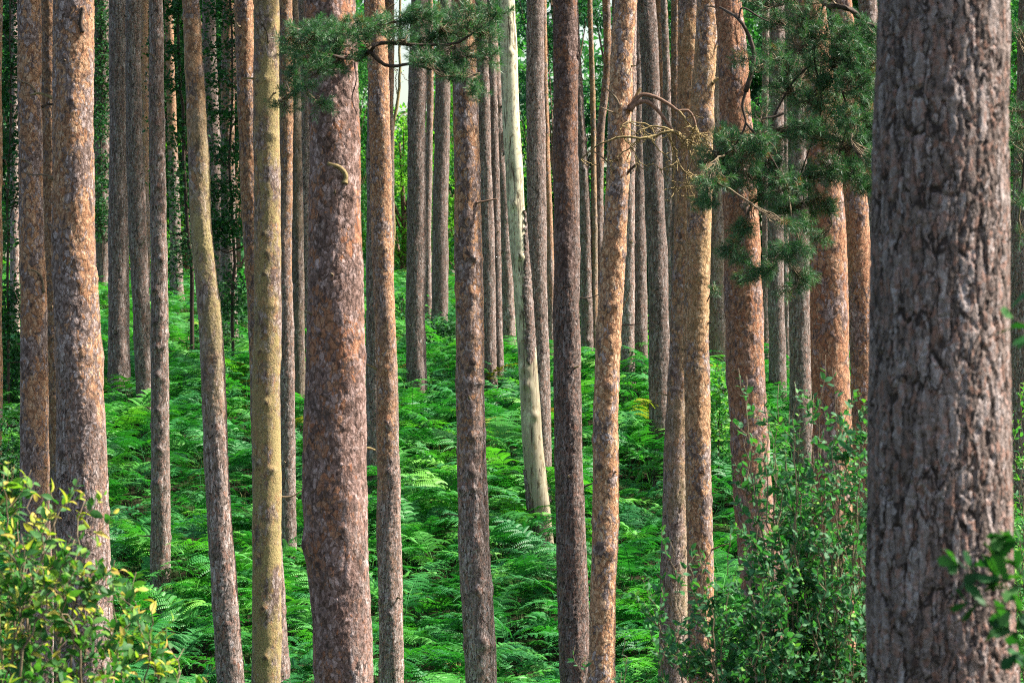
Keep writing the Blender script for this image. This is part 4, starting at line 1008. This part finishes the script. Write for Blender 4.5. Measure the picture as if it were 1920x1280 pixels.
cloud_tree('bramble_bush', 'low dark bramble at the foot of the plain grey purple trunk on the crest', 'bush', 62, [([(825, 640), (830, 605)], 2, 1), ([(825, 650), (850, 610)], 2, 1), ([(825, 650), (800, 615)], 2, 1)],
           [(808, 622, 14, 14, 130), (830, 618, 16, 16, 170), (850, 622, 14, 14, 130), (840, 640, 18, 12, 130), (815, 642, 18, 12, 110), (790, 640, 12, 10, 60)], HOLLY, 45, leaf=.09, tm=.4)
cloud_tree('undergrowth_bush', 'light green bush in the gap right of the joined tan pair', 'bush', 46, [([(1348, 820), (1350, 740), (1345, 680)], 3, 1)],
           [(1345, 700, 14, 14, 60), (1352, 730, 16, 18, 110), (1342, 760, 16, 18, 120), (1355, 795, 16, 18, 120), (1345, 830, 18, 18, 120)], SALLOW, 47, leaf=.10, tm=.6)
cloud_tree('undergrowth_bush', 'dark bush round the foot of the trunk with the lit right edge', 'bush', 59, [([(425, 660), (428, 600), (420, 560)], 3, 1)],
           [(420, 560, 18, 18, 90), (440, 590, 16, 18, 110), (410, 610, 18, 18, 120), (432, 635, 20, 16, 120), (400, 640, 14, 12, 60)], HOLLY, 48, leaf=.11, tm=.5)
cloud_tree('undergrowth_bush', 'mid green bush on the far slope, left of the dark fronted pine', 'bush', 66, [([(752, 640), (750, 600), (756, 560)], 3, 1)],
           [(748, 560, 14, 16, 70), (756, 590, 16, 16, 110), (744, 615, 14, 16, 110), (760, 630, 14, 12, 90)], MIDG, 49, leaf=.12, tm=.5)
cloud_tree('undergrowth_bush', 'dark bush at the left photo edge before the first full pine', 'bush', 37, [([(15, 930), (12, 860), (20, 800)], 3, 1)],
           [(15, 800, 18, 24, 110), (24, 850, 16, 24, 140), (8, 880, 18, 24, 140), (28, 920, 16, 20, 120), (5, 940, 18, 20, 120)], HOLLY, 50, leaf=.075, tm=.45)
cloud_tree('birch_sapling', 'thin pale wavy sapling rising through the bright sky gap', 'sapling', 64, [([(733, 560), (737, 430), (735, 302), (739, 225), (749, 165), (749, 97), (752, -40)], 9, 4.5), ([(745, 180), (742, 150), (746, 130)], 2.5, 1.2), ([(738, 230), (758, 212), (768, 222)], 1.6, .8), ([(749, 130), (762, 150), (772, 152)], 1.5, .7)],
           [(740, 20, 18, 14, 16), (760, 60, 14, 12, 14), (742, 130, 8, 10, 6)], BRIGHT, 46, leaf=.07, stemmat=LICHEN, tm=.4)

# ------------------------------------------------------------------ broadleaf and conifer trees closing the wood behind
def wood_tree_meshes(seed, mat, h, rad, n, leaf, low=.08, clumps=46, tmpl=SMALL, squash=.75):
    rng = np.random.default_rng(seed)
    c = rng.normal(size=(clumps, 3)); c /= np.linalg.norm(c, axis=1)[:, None]
    c *= (rng.uniform(.25, 1, clumps) ** .45)[:, None]
    zc = h * (low + (1 - low) * .5)
    prof = 1 - .35 * np.clip(c[:, 2], 0, 1)
    c = np.stack([c[:, 0] * rad * prof, c[:, 1] * rad * prof, zc + c[:, 2] * h * (1 - low) * .5], -1)
    k = n // clumps
    off = rng.normal(size=(clumps * k, 3)); off /= np.linalg.norm(off, axis=1)[:, None]
    off *= (rng.random(len(off)) ** .5 * np.repeat(rng.uniform(.55, 1.0, clumps), k))[:, None] * rad * .36
    off[:, 2] *= squash
    pos = np.repeat(c, k, 0) + off
    m = len(pos)
    d = rng.normal(size=(m, 3)) + off / (np.linalg.norm(off, axis=1)[:, None] + 1e-6); d[:, 2] -= .2
    u = rng.normal(size=(m, 3)) * .7 + [0, 0, .8]
    V, F = scatter(tmpl[0], tmpl[1], pos, frames(d, u), leaf * rng.uniform(.6, 1.2, m))
    tint = np.clip(np.repeat(rng.uniform(.1, .8, clumps), k) + rng.normal(0, .16, m), 0, 1)
    crown = mesh('crown', V, F, mat, {'tint': np.repeat(tint, len(tmpl[0]))}, smooth=False)
    tb = Tubes()
    top = np.array([rng.normal(0, .3), rng.normal(0, .3), h * .85])
    T = curve([[0, 0, -.2], [rng.normal(0, .15), 0, h * .4], top], 14)
    tb.add(T, np.linspace(.05 + h * .011, .03, len(T)), 8)
    for q in c[::2]:
        i = int(np.clip((q[2] / h - .25) * len(T), 1, len(T) - 2))
        tb.add(curve([T[i], (T[i] + q) / 2 + [0, 0, .2], q], 7), np.linspace(.045, .012, 8), 5)
    trunk = mesh('trunk', np.vstack(tb.V), [np.vstack(tb.F), np.vstack(tb.C)], REDTWIG)
    return crown, trunk
NEED = (np.array([[0, 0, 0], [.5, -.11, .04], [1, 0, -.06], [.5, .11, .04]], float), [np.array([[0, 1, 2, 3]])])
KIND = {
    'bright': [wood_tree_meshes(51, BRIGHT, 8.0, 2.3, 6500, .19), wood_tree_meshes(52, BRIGHT, 8.0, 2.5, 6500, .19)],
    'mid': [wood_tree_meshes(53, MIDG, 14.0, 2.9, 12000, .20), wood_tree_meshes(54, MIDG, 14.0, 3.1, 12000, .20)],
    'dark': [wood_tree_meshes(55, HOLLY, 15.0, 2.7, 15000, .26), wood_tree_meshes(56, HOLLY, 15.0, 2.9, 15000, .26)],
    'blue': [wood_tree_meshes(57, BLUEG, 17.0, 2.2, 12000, .30, .06, 60, NEED), wood_tree_meshes(58, BLUEG, 17.0, 2.4, 12000, .30, .06, 60, NEED)],
}
_cnt = {}
def wood_tree(px, d, kind, scale, label, cat='tree', name='broadleaf_tree', group='leafy trees closing the wood'):
    i = _cnt.get(kind, 0); _cnt[kind] = i + 1
    crown, trunk = KIND[kind][i % 2]
    x = (px - 960) / FPX * d
    r = empty(name, (x, d, float(ground(x, d))), label, cat, group)
    r.rotation_euler.z = (i * 2.4 + px * .01) % 6.28
    r.scale = (scale[0], scale[0], scale[1])
    obj('trunk', trunk, r); obj('crown', crown, r)
    return r
WT = [
    (-60, 86, 'dark', (1.0, 1.0), 'dark leafy tree filling the far left edge behind the trunks'),
    (60, 84, 'mid', (1.0, 1.0), 'mid green tree behind the first full pine and the stout flaky pine'),
    (175, 88, 'dark', (1.0, 1.0), 'dark leafy tree behind the ivy clad trunk'),
    (262, 90, 'bright', (.8, .9), 'small bright leafy tree behind the leaning grey trunk and the slim knotty pine'),
    (120, 96, 'dark', (1.1, 1.15), 'tall dark leafy tree showing between the stout flaky pine and the close grey pair'),
    (395, 98, 'dark', (1.1, 1.15), 'tall dark leafy tree beyond the grey background trunk and its twin'),
    (345, 94, 'dark', (.9, .75), 'dark leafy tree far behind the crooked stemmed holly'),
    (440, 86, 'dark', (1.0, 1.0), 'dark leafy tree behind the smooth olive trunk'),
    (545, 92, 'mid', (1.0, 1.0), 'mid green tree behind the narrow pink grey pine'),
    (585, 96, 'mid', (.9, 1.0), 'mid green tree behind the thick reddish pine'),
    (658, 84, 'mid', (.4, .62), 'slender mid green tree behind the tan pine left of the sky gap'),
    (752, 92, 'bright', (.9, .74), 'sunlit yellow green tree below the bright sky gap'),
    (872, 100, 'bright', (.75, 1.3), 'tall sunlit yellow green tree behind the plain grey purple trunk'),
    (925, 96, 'mid', (.55, .95), 'mid green tree behind the grey trunks left of the bare dead pine'),
    (985, 95, 'bright', (.9, 1.0), 'small bright green tree behind the bare pale dead pine'),
    (1050, 86, 'blue', (1.0, 1.0), 'bluish green far pine behind the dark reddish straight pine'),
    (1110, 98, 'bright', (1.0, 1.0), 'small bright green tree seen low between the knotty and pencil thin trunks'),
    (1150, 90, 'blue', (1.0, 1.0), 'bluish green far pine behind the bright orange leaning pine'),
    (1255, 92, 'blue', (1.0, 1.0), 'bluish green far pine behind the joined tan pair'),
    (1340, 88, 'mid', (1.0, 1.0), 'mid green tree behind the mossy grey trunk'),
    (1440, 92, 'mid', (1.0, 1.0), 'mid green tree behind the thin pale trunks above the sallow bush'),
    (1540, 88, 'dark', (1.0, 1.0), 'dark leafy tree behind the left rough orange pine'),
    (1640, 92, 'blue', (1.1, 1.0), 'bluish green far pine behind the right rough orange pine'),
    (1760, 88, 'mid', (1.0, 1.0), 'mid green tree almost wholly behind the huge trunk'),
    (1880, 86, 'mid', (1.0, 1.0), 'mid green tree beyond the right flank of the huge trunk'),
    (1990, 90, 'dark', (1.0, 1.0), 'dark leafy tree at the far right edge'),
]
for px, d, kind, s, lab in WT:
    if kind == 'blue': wood_tree(px, d, kind, s, lab, 'conifer', 'far_pine', 'far pines closing the wood')
    else: wood_tree(px, d, kind, s, lab)

def distant_woods():
    rng = np.random.default_rng(77)
    P = []
    for _ in range(1500):
        px = rng.uniform(-350, 2270); d = rng.uniform(118, 160)
        top = -40 if not 690 < px < 815 else 260
        z = CZ + (640 - top) / FPX * d
        x = (px - 960) / FPX * d
        g = float(ground(x, d))
        zz = g + rng.random() * (z - g)
        P.append((x, d, zz))
    P = np.array(P)
    k = 60
    pos = np.repeat(P, k, 0); off = rng.normal(size=pos.shape) * [.7, .7, .55]
    pos = pos + off
    n = len(pos)
    V, F = scatter(SMALL[0], SMALL[1], pos, frames(rng.normal(size=(n, 3)), rng.normal(size=(n, 3)) * .6 + [0, 0, .8]), rng.uniform(.3, .6, n))
    tint = np.clip(np.repeat(rng.uniform(.1, .8, len(P)), k) + rng.normal(0, .15, n), 0, 1)
    o = obj('distant_woods', mesh('distant_woods', V, F, MIDG, {'tint': np.repeat(tint, 4)}, smooth=False))
    o['kind'] = 'stuff'; o['label'] = 'far green woodland closing the view between the trunks'; o['category'] = 'woodland'
distant_woods()

# ------------------------------------------------------------------ bracken and grass (ground cover)
def frond_mesh(seed):
    rng = np.random.default_rng(seed)
    Ls, Ll = rng.uniform(.38, .72), rng.uniform(.78, 1.08)
    n1 = 5; ns = int(Ll / .062)
    lean = rng.uniform(.12, .3)
    P = []
    for i in range(n1): u = i / n1; P.append([lean * Ls * u * u, 0, Ls * u])
    el0, el1 = rng.uniform(.65, 1.0), rng.uniform(-.65, -.2)
    p = np.array([lean * Ls, 0, Ls]); yaw = rng.normal(0, .15)
    lam = []
    for i in range(ns + 1):
        u = i / ns
        el = el0 + (el1 - el0) * u ** .75
        lam.append(p.copy())
        p = p + Ll / ns * np.array([math.cos(el) * math.cos(yaw * u * 2), math.cos(el) * math.sin(yaw * u * 2), math.sin(el)])
    lam = np.array(lam)
    full = np.vstack([np.array(P), lam])
    tv, tf, tc = tube_arrays(full, np.linspace(.006, .0015, len(full)), 4)
    quads = []
    T = np.gradient(lam, axis=0); T /= np.linalg.norm(T, axis=1)[:, None]
    for i in range(1, ns):
        u = i / ns
        L = .31 * (1 - u) ** .8 * min(1, .6 + u * 4) * rng.uniform(.85, 1.1)
        for sd in (-1, 1):
            t = T[i]; side = np.cross([0, 0, 1], t); side /= np.linalg.norm(side); nrm = np.cross(t, side)
            ax = t * rng.uniform(.35, .55) + side * sd * .9 + nrm * rng.uniform(-.05, .25); ax /= np.linalg.norm(ax)
            dr = rng.uniform(.2, .6)
            m = max(3, int(L / .022))
            roll = rng.normal(0, .3)
            b2 = np.cross(nrm, ax); b2 = b2 * math.cos(roll) + nrm * math.sin(roll)
            for k in range(m):
                v = (k + .5) / m
                q = lam[i] + ax * L * v + np.array([0, 0, -1]) * (dr * L * v * v)
                pl = .030 * (1 - v) ** .55 * (.5 + .5 * min(1, L / .25)) + .004
                wd = L / m
                for s2 in (-1, 1):
                    dv = b2 * s2 * .95 + ax * .3 - nrm * .22
                    e = q + dv * pl
                    quads.append([q - ax * wd * .5, q + ax * wd * .5, e + ax * wd * .34, e - ax * wd * .22])
    Q = np.array(quads).reshape(-1, 3)
    F = np.arange(len(Q)).reshape(-1, 4) + len(tv)
    return mesh('frond', np.vstack([tv, Q]), [np.vstack([tf, F])], FERNM, smooth=False)

def tuft_mesh(seed):
    rng = np.random.default_rng(seed)
    V, F = [], []
    for k in range(26):
        a = rng.uniform(0, 6.28); h = rng.uniform(.2, .45); ln = rng.uniform(.1, .4)
        b = np.array([rng.normal(0, .06), rng.normal(0, .06), 0]); o = np.array([math.cos(a), math.sin(a), 0])
        s = np.array([-o[1], o[0], 0]) * .006
        m = b + o * ln * .35 * h + [0, 0, h * .65]; e = b + o * ln * h * 1.2 + [0, 0, h * .95]
        i = len(V); V += [b - s, b + s, m + s * .8, m - s * .8, e]
        F.append([i, i + 1, i + 2, i + 3]); F.append([i + 3, i + 2, i + 4, i + 4])
    V = np.array(V)
    return mesh('tuft', V, [np.array(F[::2]), np.array([f[:3] for f in F[1::2]])], GRASSM, smooth=False)

def instancer(name, label, pts, rot, scl, idx, tint, meshes, mat):
    coll = bpy.data.collections.new(name + '_pieces')
    for i, me in enumerate(meshes):
        o = bpy.data.objects.new('%s_piece_%02d' % (name, i), me); coll.objects.link(o)
    me = bpy.data.meshes.new(name)
    me.vertices.add(len(pts)); me.vertices.foreach_set('co', np.asarray(pts, np.float32).ravel())
    for nm, typ, data, key in (('rot', 'FLOAT_VECTOR', rot, 'vector'), ('scl', 'FLOAT', scl, 'value'), ('idx', 'INT', idx, 'value'), ('tint', 'FLOAT', tint, 'value')):
        a = me.attributes.new(nm, typ, 'POINT')
        a.data.foreach_set(key, np.asarray(data, np.int32 if typ == 'INT' else np.float32).ravel())
    me.materials.append(mat)
    o = obj(name, me); o['kind'] = 'stuff'; o['label'] = label; o['category'] = name
    g = bpy.data.node_groups.new(name + '_spread', 'GeometryNodeTree')
    g.interface.new_socket('Geometry', in_out='INPUT', socket_type='NodeSocketGeometry')
    g.interface.new_socket('Geometry', in_out='OUTPUT', socket_type='NodeSocketGeometry')
    N = g.nodes.new; L = g.links.new
    gi, go = N('NodeGroupInput'), N('NodeGroupOutput')
    ci = N('GeometryNodeCollectionInfo'); ci.inputs['Collection'].default_value = coll
    ci.inputs['Separate Children'].default_value = True; ci.inputs['Reset Children'].default_value = True
    ip = N('GeometryNodeInstanceOnPoints'); ip.inputs['Pick Instance'].default_value = True
    def na(n, t):
        a = N('GeometryNodeInputNamedAttribute'); a.data_type = t; a.inputs['Name'].default_value = n
        return [s for s in a.outputs if s.enabled][0]
    L(gi.outputs[0], ip.inputs['Points']); L(ci.outputs[0], ip.inputs['Instance'])
    L(na('idx', 'INT'), ip.inputs['Instance Index'])
    e2r = N('FunctionNodeEulerToRotation'); L(na('rot', 'FLOAT_VECTOR'), e2r.inputs[0])
    L(e2r.outputs[0], ip.inputs['Rotation']); L(na('scl', 'FLOAT'), ip.inputs['Scale'])
    L(ip.outputs[0], go.inputs[0])
    md = o.modifiers.new('spread', 'NODES'); md.node_group = g
    return o

def spread(rng, n, d0, d1, dens, side=3.0):
    """random ground points in the viewed wedge between distances d0 and d1"""
    d = np.sqrt(rng.uniform(d0 ** 2, d1 ** 2, n))
    x = rng.uniform(-1, 1, n) * (d * .178 + side)
    keep = rng.random(n) < dens(x, d)
    return x[keep], d[keep]

def bracken():
    rng = np.random.default_rng(61)
    def dens(x, d):
        u = 960 + x / d * FPX
        f = np.ones_like(d)
        clear = np.sin(x * 1.3 + 1) * np.sin(d * .9 + x * .5) + .5 * np.sin(x * 3.1 + d * 1.7) > .8
        f = np.where(clear, .4, f)
        return f * np.where(d > 60, .75, 1)
    x, d = spread(rng, 22000, 31, 84, dens)
    z = ground(x, d)
    for t in TREES.values():                      # fronds crowd round the feet of the trees
        if 36 < t['d'] < 64:
            k = 9; a = rng.uniform(np.pi * .9, np.pi * 2.1, k); q = rng.uniform(.3, .75, k)
            x = np.append(x, t['base'][0] + q * np.cos(a)); d = np.append(d, t['d'] + q * np.sin(a))
    z = ground(x, d)
    n = len(x)
    rot = np.stack([rng.normal(0, .16, n), rng.normal(0, .16, n), rng.uniform(0, 6.28, n)], -1)
    patch = .5 + .5 * np.sin(x * .9 + 2) * np.sin(d * .45 + x * .25)
    tint = np.clip(rng.normal(.40, .2, n) + (patch - .5) * .35, 0, .94)
    dead = (rng.random(n) < .012) & (d > 46)
    tint[dead] = rng.uniform(.96, .99, dead.sum())
    scl = rng.uniform(.65, 1.25, n) * np.where(d > 58, .72, 1.0) * (.85 + .3 * patch)
    instancer('bracken', 'deep green bracken covering the slope under the pines', np.stack([x, d, z], -1), rot, scl, rng.integers(0, 6, n), tint, [frond_mesh(70 + i) for i in range(6)], FERNM)
    x, d = spread(rng, 5200, 46, 90, lambda x, d: np.clip((d - 48) / 14, .12, 1))
    n = len(x)
    instancer('grass', 'rough yellowish grass showing between the bracken on the crest', np.stack([x, d, ground(x, d)], -1), np.stack([np.zeros(n), np.zeros(n), rng.uniform(0, 6.28, n)], -1),
              rng.uniform(.7, 1.3, n), rng.integers(0, 3, n), rng.random(n), [tuft_mesh(90 + i) for i in range(3)], GRASSM)
bracken()

def fallen_branch(pts, label, r, mat):
    P = []
    for px, py in pts:
        dd = depth_for(px, py); q = W(px, py, dd); q[2] = float(ground(q[0], q[1])) + .42; P.append(q)
    P = curve(P, 14); b0 = P[0].copy()
    tb = Tubes(); tb.add(P, np.linspace(r, r * .4, len(P)), 6)
    rng = np.random.default_rng(int(pts[0][0]))
    for k in range(5):
        i = rng.integers(3, len(P) - 2); v = rng.normal(0, .22, 3) + [0, 0, .2]
        tb.add(curve([P[i], P[i] + v * .5, P[i] + v + [0, 0, -.05]], 5), np.array([r * .4, r * .15]), 4)
    V = np.vstack(tb.V) - b0
    o = obj('fallen_branch', mesh('fallen_branch', V, [np.vstack(tb.F), np.vstack(tb.C)], mat), None, b0)
    tag(o, label, 'branch')
fallen_branch([(330, 625), (352, 640), (372, 652), (380, 668)], 'bare pale branch lying in the bracken left of the leaning lichened pine', .03, TWIG)
fallen_branch([(1170, 722), (1190, 716), (1212, 708), (1222, 700)], 'bare grey branch lying at the foot of the pale knotty trunk', .022, TWIG)

# ------------------------------------------------------------------ splintered stump in the bracken
def stump():
    d = 36.3; rng = np.random.default_rng(3)
    p = W(848, 1245, d)
    zg = float(ground(p[0], d)); base = np.array([p[0], d, zg])
    root = empty('tree_stump', base, 'small pale splintered stump poking out of the bracken, left of the swollen jointed pine', 'stump')
    m = 36; h0 = p[2] - zg - .05
    V, F = [], []
    rows = [(-.1, .17), (h0 * .5, .13), (h0, .115)]
    jag = rng.uniform(.02, .09, m) + .09 * (np.sin(np.arange(m) * .9) > .5) * rng.random(m)
    for z, r in rows:
        for j in range(m):
            a = j / m * 2 * np.pi
            V.append([r * math.cos(a) * (1 + .08 * math.sin(5 * a)), r * math.sin(a), z])
    for j in range(m):
        a = j / m * 2 * np.pi; V.append([.10 * math.cos(a), .10 * math.sin(a), h0 + jag[j]])
    for j in range(m):
        a = j / m * 2 * np.pi; V.append([.07 * math.cos(a), .07 * math.sin(a), h0 + jag[j] * .3])
    for i in range(4):
        for j in range(m): F.append([i * m + j, i * m + (j + 1) % m, (i + 1) * m + (j + 1) % m, (i + 1) * m + j])
    c = len(V); V.append([0, 0, h0 - .03])
    T = [[4 * m + j, 4 * m + (j + 1) % m, c] for j in range(m)]
    obj('wood', mesh('wood', np.array(V), [np.array(F), np.array(T)], LICHEN), root)
    tb = Tubes()
    for k in range(9):
        a = rng.uniform(0, 6.28); q = base + [.09 * math.cos(a), .09 * math.sin(a), h0]
        tb.add([q, q + [rng.normal(0, .02), rng.normal(0, .02), rng.uniform(.06, .16)]], [.014, .002], 4)
    tb.build('splinters', LICHEN, root, base)
stump()
